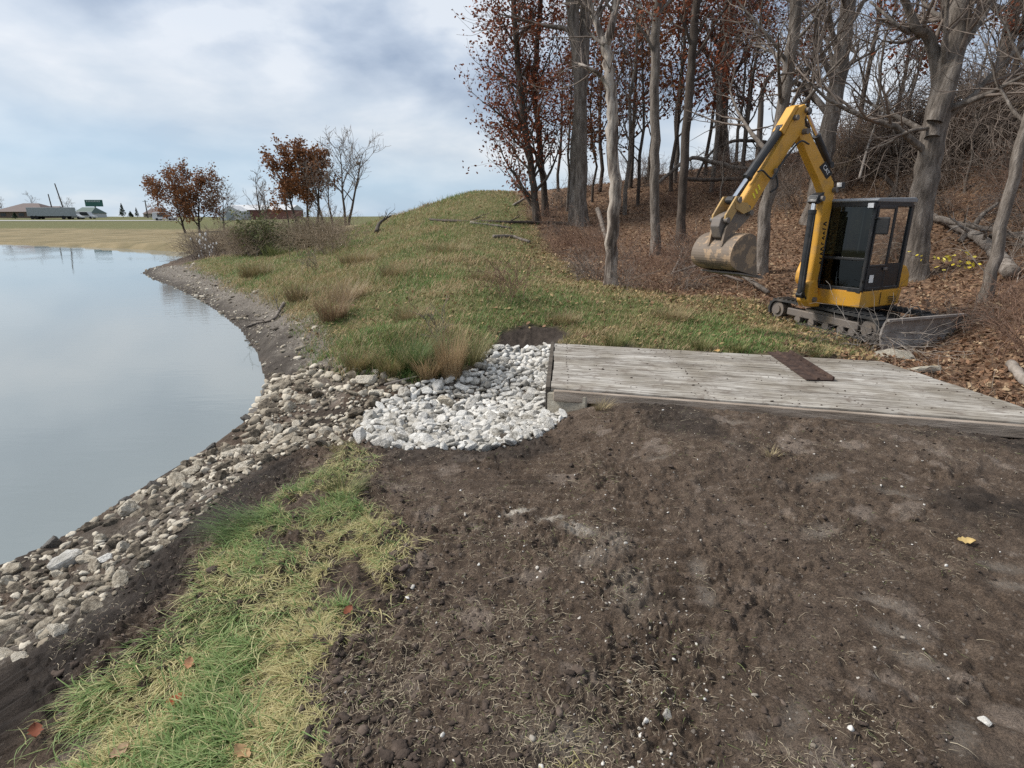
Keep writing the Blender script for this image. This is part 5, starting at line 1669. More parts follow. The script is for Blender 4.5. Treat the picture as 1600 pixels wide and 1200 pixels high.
# hanging grey vine-like limbs in front of the hillside
log([(1330, 360, 1.6), (1348, 300, 1.9), (1368, 262, 2.3), (1392, 300, 1.2)], (4, 3), 'grey bare limb hanging in front of the hillside above the cab', M_TWIG_P, name='hanging_limb', cat='branch', side=5)


# ------------------------------------------------------------------ far bank: houses, trailer, billboard, poles
def flat(name, c, rough=.7, metallic=0, spec=.3):
    return mottled(name, [(.3, tuple(x * .85 for x in c)), (.7, tuple(min(1, x * 1.1) for x in c))], 2.5, rough, 0, metallic=metallic, spec=spec)


M_ROOFB = flat('brown_shingle', (.115, .085, .078)); M_BRICK = flat('brown_brick', (.16, .115, .09)); M_WHITEP = flat('white_paint', (.52, .53, .54)); M_GREYP = flat('pale_grey_panel', (.30, .33, .35))
M_GREENP = flat('green_roof', (.10, .14, .125)); M_REDP = flat('red_siding', (.22, .10, .08)); M_DGLASS = flat('dark_glass', (.03, .035, .04), .15, spec=.5); M_TYRE = flat('black_rubber', (.02, .02, .021), .85)
M_SIGN = flat('sign_green', (.045, .13, .105)); M_POLE = flat('pole_wood', (.09, .075, .065)); M_TAN2 = flat('tan_siding', (.42, .36, .30))


def far_root(name, u, Y, label, cat, group=None, rz=0):
    x = (u - 800) / FPX * Y * 1.0
    p = onY(u, 340, Y); x = p[0]
    return empty(name, (x, Y, hz(x, Y) - .05), rz, label, cat, group)


def house(u, Y, wpx, hpx, label, wall, roof, depth=9, hip=.35, garage=True):
    r = far_root('house', u, Y, label, 'house'); s = Y / FPX * 1.0
    w = wpx * s * .85; h = hpx * s * .85; e = h * .42; d = depth
    MB().box((0, d / 2, e / 2), (w * .94, d * .9, e)).build('wall', wall, r)
    m = MB(); o_ = w * hip
    A = [(-w / 2, 0, e), (w / 2, 0, e), (w / 2, d, e), (-w / 2, d, e)]; B = [(-w / 2 + o_, d / 2, h), (w / 2 - o_, d / 2, h)]
    vs = [m.bm.verts.new(q) for q in A + B]
    for f in ((0, 1, 5, 4), (1, 2, 5), (2, 3, 4, 5), (3, 0, 4), (3, 2, 1, 0)): m.bm.faces.new([vs[k] for k in f])
    m.build('roof', roof, r)
    for k in (-.3, .05, .3):
        MB().box((w * k, .02 + d * .05 - .06, e * .55), (w * .1, .06, e * .45)).build('window', M_DGLASS, r)
    return r


house(28, 178, 92, 26, 'brown hip-roofed brick house at the left edge beyond the pond', M_BRICK, M_ROOFB, 12)
house(72, 185, 40, 20, 'smaller dark-roofed wing house right of the brown brick house', M_TAN2, M_ROOFB, 8, .2)
house(128, 190, 34, 18, 'green-roofed pale house left of the billboard', M_WHITEP, M_GREENP, 8, .15)
house(236, 200, 30, 16, 'grey-roofed low house just left of the broad oak', M_TAN2, M_ROOFB, 8, .2)
# long red roofed building and its white gable end
r = far_root('long_building', 402, 150, 'long red-sided low building behind the olive bush', 'building')
s = 150 / FPX
MB().box((0, 5, 1.2), (100 * s, 9, 2.4)).build('wall', M_REDP, r)
m = MB(); m.prism([(0, 2.4), (10, 2.4), (5, 3.7)], -51 * s, 51 * s, axis='x'); m.build('roof', M_WHITEP, r)
r = far_root('white_shed', 360, 145, 'white gabled shed at the left end of the red building', 'shed')
MB().prism([(-15 * s, 0), (15 * s, 0), (15 * s, 2.2), (0, 3.5), (-15 * s, 2.2)], 0, 6).build('wall', M_WHITEP, r)
MB().box((0, -.05, 1.0), (1.8, .06, 1.9)).build('door', M_GREYP, r)


def wheels(r, xs, y, rad):
    for x_ in xs:
        MB().cyl((x_, y - .15, rad), (x_, y + .15, rad), rad, 14).build('wheel', M_TYRE, r)


r = far_root('semi_trailer', 82, 165, 'long pale grey box trailer parked before the brown house', 'trailer'); s = 165 / FPX
MB().box((0, 0, 2.0), (64 * s, 2.4, 2.3), bevel=.05).build('box_body', M_GREYP, r)
MB().box((-.5, 0, .75), (56 * s, 1.2, .22)).build('chassis', M_TYRE, r)
wheels(r, (-4.6, -3.5, 3.9), -1.1, .5); wheels(r, (-4.6, -3.5, 3.9), 1.1, .5)


def car(u, Y, label, body, L=4.5, van=False, name='parked_car'):
    r = far_root(name, u, Y, label, 'van' if van else 'car'); h = 2.0 if van else 1.45
    prof = [(-L / 2, .35), (L / 2, .35), (L / 2, .8), (L * .30, .9), (L * .16, h), (-L * .28 if not van else -L * .48, h), (-L / 2, .95)]
    MB().prism(prof, -.85, .85, bevel=.06).build('body', body, r)
    for y_ in (-.86, .86):
        MB().prism([(-L * .27, .95), (L * .25, .95), (L * .14, h - .1), (-L * .24, h - .1)], y_ - .01, y_ + .01).build('side_window', M_DGLASS, r)
    wheels(r, (-L * .3, L * .3), -.75, .33); wheels(r, (-L * .3, L * .3), .75, .33)


car(118, 168, 'white car just right of the long grey trailer', M_WHITEP); car(136, 172, 'white van parked under the billboard', M_WHITEP, 5.2, True, 'parked_van'); car(258, 150, 'white van beside the broad oak on the far road', M_WHITEP, 5.4, True, 'parked_van')
# billboard
r = far_root('billboard', 151, 200, 'dark green billboard on a single post with pale lettering', 'billboard'); s = 200 / FPX
MB().box((0, 0, 4.5), (26 * s, .3, 9.5 * s), bevel=.03).build('board', M_SIGN, r)
MB().cyl((0, .3, 0), (0, .3, 4.2), .22, 10).build('post', M_POLE, r)
m = MB(); xx = -9.5 * s
for wl in (.55, .4, .5, .35, .55, .45, .5, .4, .5):
    m.box((xx, -.17, 5.1), (wl * .5, .03, .5)); xx += 2.35 * s * .98
o = m.build('pale_lettering', M_WHITEP, r); o['kind'] = 'stuff'


def pole(u, Y, hpx, lean, label, top=True):
    r = far_root('utility_pole', u, Y, label, 'pole'); h = hpx * Y / FPX
    MB().tube([(0, 0, 0), (lean, 0, h)], [.2, .14], 8).build('shaft', M_POLE, r)
    if top: MB().box((lean * .93, 0, h * .93), (1.6, .12, .12)).build('crossarm', M_POLE, r)


pole(104, 175, 50, -1.4, 'tall leaning dark pole left of the billboard', False); pole(85, 185, 34, -.4, 'shorter dark pole behind the long trailer', False); pole(231, 185, 26, 0, 'thin pole left of the broad oak on the skyline')
# far road, a pale strip
Vr = []
for u in np.arange(-60, 300, 12):
    for Y in (146, 153):
        p = onY(u, 340, Y); Vr.append((p[0], Y, hz(p[0], Y) + .06))
nq = len(Vr) // 2
o = np_mesh('road', A3(Vr), [A3([[2 * i, 2 * i + 2, 2 * i + 3, 2 * i + 1] for i in range(nq - 1)])], flat('road_gravel', (.36, .35, .33)))
tag(o, kind='structure')
# ------------------------------------------------------------------ the mini excavator
def painted(name, base, dirt, rough=.42, amt=.62):
    m, t, b = newmat(name); L = t.links.new
    tc = N(t, 'ShaderNodeTexCoord')
    n1 = N(t, 'ShaderNodeTexNoise', i_Scale=3.5, i_Detail=8.0, i_Roughness=.7); L(tc.outputs['Object'], n1.inputs['Vector'])
    n2 = N(t, 'ShaderNodeTexNoise', i_Scale=26., i_Detail=5.0, i_Roughness=.7); L(tc.outputs['Object'], n2.inputs['Vector'])
    r1 = ramp(t, [(.50, (0, 0, 0)), (amt + .1, (.75, .75, .75))]); L(n1.outputs['Fac'], r1.inputs[0])
    r2 = ramp(t, [(.63, (0, 0, 0)), (.70, (.8, .8, .8))]); L(n2.outputs['Fac'], r2.inputs[0])
    mx = N(t, 'ShaderNodeMixRGB'); L(r1.outputs[0], mx.inputs[0]); mx.inputs[1].default_value = base + (1,); mx.inputs[2].default_value = dirt + (1,)
    m2 = N(t, 'ShaderNodeMixRGB'); L(r2.outputs[0], m2.inputs[0]); L(mx.outputs[0], m2.inputs[1]); m2.inputs[2].default_value = tuple(d * .55 for d in dirt) + (1,)
    L(m2.outputs[0], b.inputs['Base Color'])
    rr = ramp(t, [(.4, (rough,) * 3), (.7, (.85,) * 3)]); L(n1.outputs['Fac'], rr.inputs[0]); L(rr.outputs[0], b.inputs['Roughness'])
    return m


M_YEL = painted('machine_yellow', (.58, .295, .030), (.33, .205, .085), .42, .58)
M_YELW = painted('worn_yellow', (.42, .27, .10), (.20, .145, .095), .7, .52)
M_BLK = painted('machine_black', (.016, .017, .019), (.055, .048, .042), .35, .7)
M_STEEL = painted('worn_steel', (.14, .12, .105), (.21, .165, .12), .55, .55)
M_BUCK = painted('bucket_steel', (.15, .115, .085), (.37, .255, .155), .65, .44)
M_BLADE = painted('blade_steel', (.27, .24, .215), (.46, .425, .39), .5, .55)
M_TRK = painted('track_rubber', (.026, .026, .026), (.11, .095, .08), .75, .55)
M_CHROME = mottled('chrome_rod', [(.3, (.75, .75, .76)), (.7, (.9, .9, .9))], 5, .12, 0, metallic=1.0)
M_SEAT = flat('seat_vinyl', (.025, .026, .028), .6)
M_ROOF = painted('cab_roof_grey', (.20, .21, .22), (.32, .32, .32), .45, .6)
M_DECAL_W = flat('decal_white', (.78, .78, .76)); M_DECAL_K = flat('decal_black', (.02, .02, .02)); M_DECAL_R = flat('decal_red', (.5, .06, .04)); M_DECAL_Y = flat('decal_yellow', (.85, .72, .06))
M_LAMP = flat('lamp_lens', (.8, .8, .8), .2)


def glass_mat(name, tint, gl):
    m = bpy.data.materials.new(name); m.use_nodes = True; t = m.node_tree; t.nodes.clear(); L = t.links.new
    out = N(t, 'ShaderNodeOutputMaterial'); tr = N(t, 'ShaderNodeBsdfTransparent'); tr.inputs[0].default_value = tint + (1,)
    g = N(t, 'ShaderNodeBsdfGlossy', i_Roughness=.03); g.inputs[0].default_value = (.95, .97, .97, 1)
    fr = N(t, 'ShaderNodeFresnel', i_IOR=1.5); ml = N(t, 'ShaderNodeMath', operation='MULTIPLY', i_1=gl); L(fr.outputs[0], ml.inputs[0])
    mx = N(t, 'ShaderNodeMixShader'); L(ml.outputs[0], mx.inputs[0]); L(tr.outputs[0], mx.inputs[1]); L(g.outputs[0], mx.inputs[2]); L(mx.outputs[0], out.inputs[0])
    return m


M_GLASS = glass_mat('cab_glass', (.16, .20, .19), .75)


def build_excavator():
    YAW, G = R(-150), -.12
    c0 = (6.71, 11.61, G)
    ex = empty('mini_excavator', c0, YAW, 'yellow mini excavator with raised boom and black cab at the foot of the wooded hill', 'excavator')

    def P(name, m, mat, parent=ex, smooth=False): return m.build(name, mat, parent, smooth)
    # ---- undercarriage, turned against the upper body
    UOFF = (.10, .03)
    RU = Matrix.Rotation(R(-70) - YAW, 4, 'Z')
    tilt = Matrix.Rotation(R(1.5), 4, 'Y')
    off = Matrix.Rotation(-YAW, 4, 'Z') @ Vector((UOFF[0], UOFF[1], 0))
    UC = Matrix.Translation(off) @ RU @ tilt

    def PU(name, m, mat, parent=ex):
        for v in m.bm.verts: v.co = UC @ v.co
        return m.build(name, mat, parent)
    rads, Lt = .225, 1.10

    def oval(off, n=12):
        q = []
        for k in range(n + 1):
            a = math.pi / 2 - math.pi * k / n; q.append((Lt + (rads + off) * math.cos(a), .235 + (rads + off) * math.sin(a)))
        for k in range(n + 1):
            a = -math.pi / 2 - math.pi * k / n; q.append((-Lt + (rads + off) * math.cos(a), .235 + (rads + off) * math.sin(a)))
        return q
    for sy in (-1, 1):
        yc = .62 * sy; w = .16
        m = MB(); A, B = oval(0), oval(-.045)
        n = len(A)
        ring = [[m.bm.verts.new((p[0], yc + s * w, p[1])) for p in prof] for prof in (A, B) for s in (-1, 1)]
        for k in range(n):
            j = (k + 1) % n
            m.bm.faces.new((ring[0][k], ring[0][j], ring[1][j], ring[1][k])); m.bm.faces.new((ring[2][k], ring[3][k], ring[3][j], ring[2][j]))
            m.bm.faces.new((ring[0][k], ring[2][k], ring[2][j], ring[0][j])); m.bm.faces.new((ring[1][k], ring[1][j], ring[3][j], ring[3][k]))
        # shoe lugs all round
        per = 2 * (2 * Lt) + 2 * math.pi * rads; nl = 50
        for k in range(nl):
            s_ = per * k / nl
            if s_ < 2 * Lt: x_, z_, an = -Lt + s_, .235 + rads, math.pi / 2
            elif s_ < 2 * Lt + math.pi * rads: an = math.pi / 2 - (s_ - 2 * Lt) / rads; x_, z_ = Lt + rads * math.cos(an), .235 + rads * math.sin(an)
            elif s_ < 4 * Lt + math.pi * rads: x_, z_, an = Lt - (s_ - 2 * Lt - math.pi * rads), .235 - rads, -math.pi / 2
            else: an = -math.pi / 2 - (s_ - 4 * Lt - math.pi * rads) / rads; x_, z_ = -Lt + rads * math.cos(an), .235 + rads * math.sin(an)
            m.box((x_ + .012 * math.cos(an), yc, z_ + .012 * math.sin(an)), (.03, .3, .045), Matrix.Rotation(-an, 3, 'Y'))
        tk = PU('track', m, M_TRK)
        m = MB(); m.box((0, yc, .235), (1.72, .20, .15), bevel=.02); m.box((.1, yc, .34), (1.0, .16, .06), bevel=.01); PU('track_frame', m, M_STEEL, tk)
        for x_, nm, rr in ((Lt, 'idler', .165), (-Lt, 'sprocket', .165)):
            m = MB(); m.cyl((x_, yc - .12, .235), (x_, yc + .12, .235), rr, 20); m.cyl((x_, yc - .155, .235), (x_, yc + .155, .235), rr * .55, 14); PU(nm, m, M_STEEL, tk)
        for x_ in (-.55, -.2, .15, .5, .75):
            m = MB(); m.cyl((x_, yc - .11, .11), (x_, yc + .11, .11), .075, 14); PU('roller', m, M_STEEL, tk)
    m = MB(); m.box((0, 0, .30), (.9, 1.0, .16), bevel=.03); m.cyl((0, 0, .34), (0, 0, .46), .38, 24); PU('chassis', m, M_BLK)
    # dozer blade, lifted just clear of the ground at the front
    m = MB(); prof = []
    for k in range(7):
        a = R(-38 + 76 * k / 6); prof.append((1.54 + .30 * (1 - math.cos(a)) , .235 + .24 * math.sin(a) / math.sin(R(38))))
    back = [(p[0] - .035, p[1]) for p in reversed(prof)]
    m.prism(prof + back, -.98, .98); m.box((1.60, 0, -.005), (.05, 1.96, .07)); m.box((1.605, 0, .475), (.06, 1.96, .04))
    bl = PU('blade', m, M_BLADE)
    for v in bl.data.vertices: v.co.z += .03
    m = MB()
    for s_ in (-1, 1): m.tube([(.45, .36 * s_, .26), (1.1, .42 * s_, .22), (1.54, .46 * s_, .22)], [.055, .055, .05], 8)
    m.box((.9, 0, .22), (.1, .9, .09)); PU('blade_arm', m, M_STEEL)
    m = MB(); m.cyl((.42, 0, .34), (.85, 0, .33), .045, 12); m.cyl((.85, 0, .33), (1.52, 0, .30), .024, 10); PU('blade_cylinder', m, M_BLK)

    # ---- upper body
    def lerp2(a, b, t): return a + (b - a) * t
    # lower skirt: rounded plan extruded
    plan = [(.66, -.52), (.70, .30), (.66, .66), (.50, .73), (-.55, .73), (-.80, .62), (-.95, .38), (-1.0, 0), (-.95, -.42), (-.8, -.68), (-.5, -.78), (.30, -.80), (.50, -.74)]

    def slab(z0, z1, sc0=1, sc1=1, pl=plan, bevel=.02):
        m = MB(); a = [m.bm.verts.new((x * sc0, y * sc0, z0)) for x, y in pl]; b = [m.bm.verts.new((x * sc1, y * sc1, z1)) for x, y in pl]
        n = len(pl); fs = [m.bm.faces.new(list(reversed(a))), m.bm.faces.new(b)]
        for k in range(n): fs.append(m.bm.faces.new((a[k], a[(k + 1) % n], b[(k + 1) % n], b[k])))
        bmesh.ops.recalc_face_normals(m.bm, faces=fs)
        bmesh.ops.bevel(m.bm, geom=list({e for f in fs[:2] for e in f.edges}), offset=bevel, segments=2, affect='EDGES')
        return m
    P('turntable', slab(.46, .535, .9, .92), M_BLK)
    body = P('body', slab(.535, .84, .97, 1.0), M_YEL)
    # seams of the service panels
    P('panel_seam', MB().box((.15, .738, .69), (.008, .012, .24)), M_DECAL_K, body)
    m = MB()
    for k in range(4): m.box((-.30 + .02 * k, .742, .60 + .035 * k), (.26, .01, .012))
    o = P('vent_slots', m, M_DECAL_K, body); o['kind'] = 'stuff'
    # right-hand bonnet (tank side) beside the boom, curved front
    prof = [(.50, .84), (.56, .95), (.55, 1.10), (.46, 1.28), (.30, 1.38), (.05, 1.43), (-.5, 1.44), (-.8, 1.38), (-.9, 1.2), (-.92, .84)]
    bon = P('bonnet', MB().prism(prof, -.80, -.36, bevel=.035), M_YEL)
    m = MB()
    for k in range(3): m.box((.60 - .012 * k, -.60, .62 + .06 * k), (.10, .26, .028))
    P('step_grille', m, M_YELW)['kind'] = 'stuff'
    # rear bonnet behind cab
    P('engine_cover', MB().prism([(-.58, .84), (-.58, 1.30), (-.80, 1.26), (-.96, 1.1), (-.98, .84)], -.34, .64, bevel=.03), M_YEL)
    # boom swing post
    m = MB(); m.prism([(.62, .46), (.95, .48), (1.05, .60), (1.04, .92), (.92, 1.0), (.80, .98), (.72, .72), (.62, .66)], -.37, -.13, bevel=.02)
    P('swing_post', m, M_YEL)
    P('swing_pin', MB().cyl((.86, -.40, .62), (.86, -.10, .62), .05, 14), M_STEEL)
    # ---- cab
    y0, y1 = -.22, .63; xf, xr = .64, -.56; zb, zt_ = .85, 2.40
    ft = .60; rt_ = -.60
    m = MB(); tb = .055
    def pil(a, b, s=(.06, .06)):
        a, b = Vector(a), Vector(b); d = b - a; m.box((a + b) / 2, (s[0], s[1], d.length), Vector((0, 0, 1)).rotation_difference(d).to_matrix(), bevel=.008, segs=1)
    for y_ in (y0, y1):
        pil((xf, y_, zb), (ft, y_, zt_)); pil((xr, y_, zb), (rt_, y_, zt_), (.085, .06))
        pil((xf, y_, zb), (xr, y_, zb), (.09, .06)); pil((ft, y_, zt_), (rt_, y_, zt_), (.09, .06))
    pil((-.03, y1, zb), (-.06, y1, zt_), (.07, .05)); pil((-.03, y0, zb), (-.06, y0, zt_), (.05, .05))
    for z_, x_ in ((zb, xf), (zt_, ft)): pil((x_, y0, z_), (x_, y1, z_), (.06, .10))
    for z_ in (zb, zt_): pil((xr if z_ == zb else rt_, y0, z_), (xr if z_ == zb else rt_, y1, z_), (.08, .06))
    # front sash rail between upper and lower windscreen, middle bar
    pil((.628, y0, 1.42), (.628, y1, 1.42), (.05, .05))
    pil((xr, y0, 1.45), (xr, y1, 1.45), (.05, .05)); pil((xr - .02, .20, 1.45), (rt_ + .01, .20, zt_), (.04, .04))
    cab = P('cab_frame', m, M_BLK)
    m = MB(); m.prism([(-.68, 2.43), (.63, 2.43), (.66, 2.46), (.60, 2.50), (-.62, 2.525), (-.70, 2.48)], y0 - .05, y1 + .05, bevel=.02)
    P('roof', m, M_ROOF)
    P('cab_floor', MB().box((.03, (y0 + y1) / 2, .90), (1.12, .80, .05)), M_BLK, cab)

    def pane(name, pts, parent=cab): return P(name, MB().quad(pts), M_GLASS, parent)
    e = .035
    pane('upper_windscreen', [(.627, y0 + e, 1.45), (.627, y1 - e, 1.45), (.603, y1 - e, zt_ - .05), (.603, y0 + e, zt_ - .05)])
    pane('lower_windscreen', [(.636, y0 + e, zb + .05), (.636, y1 - e, zb + .05), (.628, y1 - e, 1.39), (.628, y0 + e, 1.39)])
    pane('rear_window', [(xr, y0 + e, 1.48), (xr, y1 - e, 1.48), (rt_, y1 - e, zt_ - .05), (rt_, y0 + e, zt_ - .05)])
    P('right_side_panel', MB().box((.04, y0, 1.17), (1.1, .03, .62)), M_BLK, cab)
    P('roof_lining', MB().box((0, (y0 + y1) / 2, 2.40), (1.1, .78, .03)), M_BLK, cab)
    pane('side_window', [(xf - .03, y0, 1.48), (xr + .05, y0, 1.48), (rt_ + .05, y0, zt_ - .05), (ft - .03, y0, zt_ - .05)])
    # door on the left side: dark panel frame, glass above, handle and sticker
    m = MB()
    def pil2(a, b, s=(.05, .03)):
        a, b = Vector(a), Vector(b); d = b - a; m.box((a + b) / 2, (s[0], s[1], d.length), Vector((0, 0, 1)).rotation_difference(d).to_matrix(), bevel=.006, segs=1)
    yd = y1 + .035
    pil2((.60, yd, zb + .03), (.565, yd, zt_ - .06)); pil2((.02, yd, zb + .03), (.0, yd, zt_ - .06)); pil2((.60, yd, zb + .03), (.02, yd, zb + .03)); pil2((.565, yd, zt_ - .06), (0, yd, zt_ - .06)); pil2((.60, yd, 1.30), (.02, yd, 1.30), (.04, .03))
    door = P('door', m, M_BLK)
    pane('door_window', [(.58, yd, 1.32), (.03, yd, 1.32), (.02, yd, zt_ - .09), (.56, yd, zt_ - .09)], door)
    P('door_panel', MB().box((.31, yd - .002, 1.08), (.54, .018, .42)), M_BLK, door)
    P('door_handle', MB().box((.07, yd + .03, 1.24), (.10, .03, .05), bevel=.008), M_STEEL, door)
    P('door_sticker', MB().box((.47, yd + .022, 1.07), (.13, .006, .14)), M_DECAL_W, door)
    pane('quarter_window', [(-.08, y1, 1.35), (xr + .06, y1, 1.35), (rt_ + .06, y1, zt_ - .06), (-.10, y1, zt_ - .06)])
    P('lower_side_panel', MB().box((-.30, y1, 1.10), (.46, .03, .46)), M_BLK, cab)
    P('grab_rail', MB().tube([(.66, y1 + .02, 1.0), (.70, y1 + .04, 1.05), (.68, y1 + .04, 1.85), (.63, y1 + .02, 1.9)], .013, 8), M_BLK, cab)
    # mirror and work lamp on the front left pillar
    mr = P('mirror', MB().box((.60, y1 + .17, 2.02), (.05, .22, .30), bevel=.02), M_BLK)
    P('mirror_arm', MB().tube([(.62, y1, 2.12), (.64, y1 + .08, 2.16), (.60, y1 + .16, 2.12)], .012, 8), M_BLK, mr)
    lm = P('work_lamp', MB().box((.66, y1 - .04, 2.37), (.07, .12, .10), bevel=.015), M_BLK)
    P('lens', MB().box((.698, y1 - .04, 2.37), (.01, .10, .08)), M_LAMP, lm)
    # seat, console, levers
    m = MB(); m.box((-.12, .2, 1.22), (.46, .48, .13), bevel=.04); m.box((-.36, .2, 1.60), (.13, .46, .70), Matrix.Rotation(R(-8), 3, 'Y'), bevel=.05); m.box((-.41, .2, 2.03), (.09, .26, .16), bevel=.03); m.box((-.12, .2, 1.03), (.40, .42, .22), bevel=.02)
    P('seat', m, M_SEAT)
    for y_ in (-.12, .50):
        P('console', MB().box((.02, y_, 1.20), (.36, .12, .34), bevel=.02), M_SEAT)
        m = MB(); m.tube([(.10, y_, 1.36), (.13, y_, 1.50), (.15, y_, 1.56)], [.014, .014, .026], 8); P('control_lever', m, M_BLK)
    m = MB()
    for y_ in (.12, .26): m.tube([(.38, y_, .92), (.34, y_, 1.20), (.30, y_, 1.30)], .014, 8)
    P('travel_levers', m, M_BLK)['kind'] = 'stuff'
    # ---- boom in the plane y = -.25
    yb = -.25; hw = .072
    bp = [(.76, .56), (.71, 1.2), (.65, 2.0), (.61, 2.58), (.68, 2.80), (.90, 3.02), (1.32, 3.37), (1.68, 3.68), (1.80, 3.70), (1.87, 3.62), (1.84, 3.50), (1.52, 3.18), (1.16, 2.84), (.95, 2.60), (.90, 2.40), (.91, 1.6), (.96, .80), (.96, .58), (.86, .50)]
    bm_ = MB().prism(bp, yb - hw, yb + hw, bevel=.012)
    boom = P('boom', bm_, M_YEL)
    for q, w_ in (((.86, .62), .17), ((1.03, 2.50), .15), ((1.78, 3.60), .17), ((.66, 2.66), .15)):
        P('pin', MB().cyl((q[0], yb - w_, q[1]), (q[0], yb + w_, q[1]), .048, 14), M_STEEL, boom)
    # knee gusset with worn edge, bracket for the boom ram
    P('ram_bracket', MB().prism([(.94, 2.62), (1.12, 2.56), (1.17, 2.44), (1.08, 2.40), (.94, 2.46)], yb - .09, yb + .09, bevel=.01), M_BLK, boom)
    # decals on the left cheek
    yl = yb + hw
    m = MB(); dx, dz = .66, .74
    def on_boom(s, t):  # s along the upper boom, t across
        a = Vector((.86, 2.92)); d = Vector((1.0, .80)).normalized(); n_ = Vector((-d.y, d.x)); p = a + d * s + n_ * t; return (p.x, yl + .004, p.y)
    m.quad([on_boom(.0, -.10), on_boom(.34, -.11), on_boom(.27, .085), on_boom(-.06, .08)]); P('black_badge', m, M_DECAL_K, boom)

    def text(body_, size, M, mat, name, parent):
        cu = bpy.data.curves.new(name, 'FONT'); cu.body = body_; cu.size = size; cu.align_x = 'CENTER'; cu.align_y = 'CENTER'; cu.extrude = .002
        o = bpy.data.objects.new('tmp_text', cu); COL.objects.link(o)
        bpy.context.view_layer.update()
        me = bpy.data.meshes.new_from_object(o.evaluated_get(bpy.context.evaluated_depsgraph_get()))
        bpy.data.objects.remove(o); bpy.data.curves.remove(cu)
        me.materials.clear(); me.materials.append(mat); me.transform(M)
        r_ = link_mesh(name, me, parent); r_['kind'] = 'stuff'; return r_

    def basis(o, xd, yd_):  # place text: x axis -> xd, y axis -> yd_
        xd = Vector(xd).normalized(); yd_ = Vector(yd_).normalized(); zd = xd.cross(yd_)
        M = Matrix((xd, yd_, zd)).transposed().to_4x4(); M.translation = Vector(o); return M
    # on the left cheek: outward normal is +y; seen from outside, forward (+x) runs to the left
    o = on_boom(.14, -.01)
    text('CAT', .12, basis((o[0], o[1] + .004, o[2]), (-.78, 0, -.62), (-.62, 0, .78)), M_DECAL_W, 'white_lettering', boom)
    # illegible dark script up the lower boom, kept as pen strokes
    m = MB(); zz = 1.30; r_ = random.Random(4)
    for k in range(9):
        h_ = r_.uniform(.055, .095); w_ = r_.uniform(.06, .11)
        xx = .735 + .004 * k
        st = [((xx - w_ / 2, zz), (xx + w_ / 2, zz + h_ * .35)), ((xx + w_ / 2, zz + h_ * .35), (xx - w_ / 2, zz + h_ * .75))]
        if k % 3 == 1: st = [((xx - w_ / 2, zz + .01), (xx + w_ / 2, zz + .02)), ((xx + w_ / 2, zz + .02), (xx + w_ / 2, zz + h_ * .6))]
        for a, b in st:
            a, b = Vector((a[0], yl + .003, a[1])), Vector((b[0], yl + .003, b[1])); d = b - a
            m.box((a + b) / 2, (.022, .004, d.length), Vector((0, 0, 1)).rotation_difference(d).to_matrix())
        zz += h_ + .018
    P('dark_script', m, M_DECAL_K, boom)['kind'] = 'stuff'
    # boom lamp at the knee
    bl_ = P('boom_lamp', MB().box((.58, yb + .16, 2.74), (.10, .11, .11), bevel=.015), M_BLK)
    P('lens', MB().box((.635, yb + .16, 2.75), (.01, .09, .08)), M_LAMP, bl_)
    # boom ram (black barrel, rod at top), in front of the lower boom
    def ram(name, a, b, c, r, rod, y_=yb, lug=True):
        m = MB(); a, b, c = [Vector((q[0], y_, q[1])) for q in (a, b, c)]
        m.tube([a, a + (b - a) * .03, a + (b - a) * .95, a + (b - a) * .955, b], [r * .8, r, r, r * 1.12, r * 1.12], 16)
        m.cyl((a.x, y_ - .06, a.z), (a.x, y_ + .06, a.z), r * .95, 12)
        o = P(name, m, M_BLK)
        P('rod', MB().cyl(b, c, rod, 12), M_CHROME, o)
        P('rod_eye', MB().cyl((c.x, y_ - .07, c.z), (c.x, y_ + .07, c.z), rod * 1.9, 12), M_BLK, o)
        return o
    ram('boom_cylinder', (1.12, .72), (1.10, 2.30), (1.08, 2.50), .068, .036)
    ram('stick_cylinder', (.78, 3.10), (1.28, 3.58), (1.66, 3.94), .060, .032)
    # stick
    sp = [(1.72, 3.96), (1.82, 4.04), (1.96, 3.98), (2.26, 3.54), (2.58, 3.11), (3.12, 2.44), (3.15, 2.33), (3.08, 2.24), (2.97, 2.22), (2.88, 2.30), (2.40, 2.92), (1.98, 3.42), (1.80, 3.58), (1.74, 3.68), (1.78, 3.80)]
    stick = P('stick', MB().prism(sp, yb - .074, yb + .074, bevel=.012), M_YEL)
    for q in ((1.78, 3.94), (2.06, 3.80), (3.06, 2.32)):
        P('pin', MB().cyl((q[0], yb - .14, q[1]), (q[0], yb + .14, q[1]), .045, 14), M_STEEL, stick)
    m = MB(); m.prism([(1.98, 4.02), (2.10, 3.98), (2.40, 3.58), (2.30, 3.52)], yb - .085, yb + .085, bevel=.008); P('ram_bracket', m, M_YEL, stick)
    m = MB()
    for k in range(3): m.box((2.78 + .055 * k, yb + .076, 2.66 - .07 * k), (.035, .004, .10), Matrix.Rotation(R(40), 3, 'Y'))
    P('yellow_lettering', m, M_DECAL_Y, stick)['kind'] = 'stuff'
    ram('bucket_cylinder', (2.30, 3.62), (3.02, 2.80), (3.34, 2.44), .072, .036)
    # hoses
    hs = [[(1.66, 3.40), (1.95, 3.42), (2.25, 3.12), (2.40, 2.96)], [(2.38, 3.02), (2.56, 2.80), (2.78, 2.92), (2.92, 2.90)], [(2.44, 2.86), (2.40, 2.68), (2.52, 2.58)], [(.92, 2.9), (1.2, 3.2), (1.62, 3.50), (1.86, 3.36)], [(1.02, .62), (1.20, .82), (1.17, 1.2), (1.13, 2.2)], [(1.62, 3.86), (1.50, 3.70), (1.20, 3.44), (.72, 3.02)]]
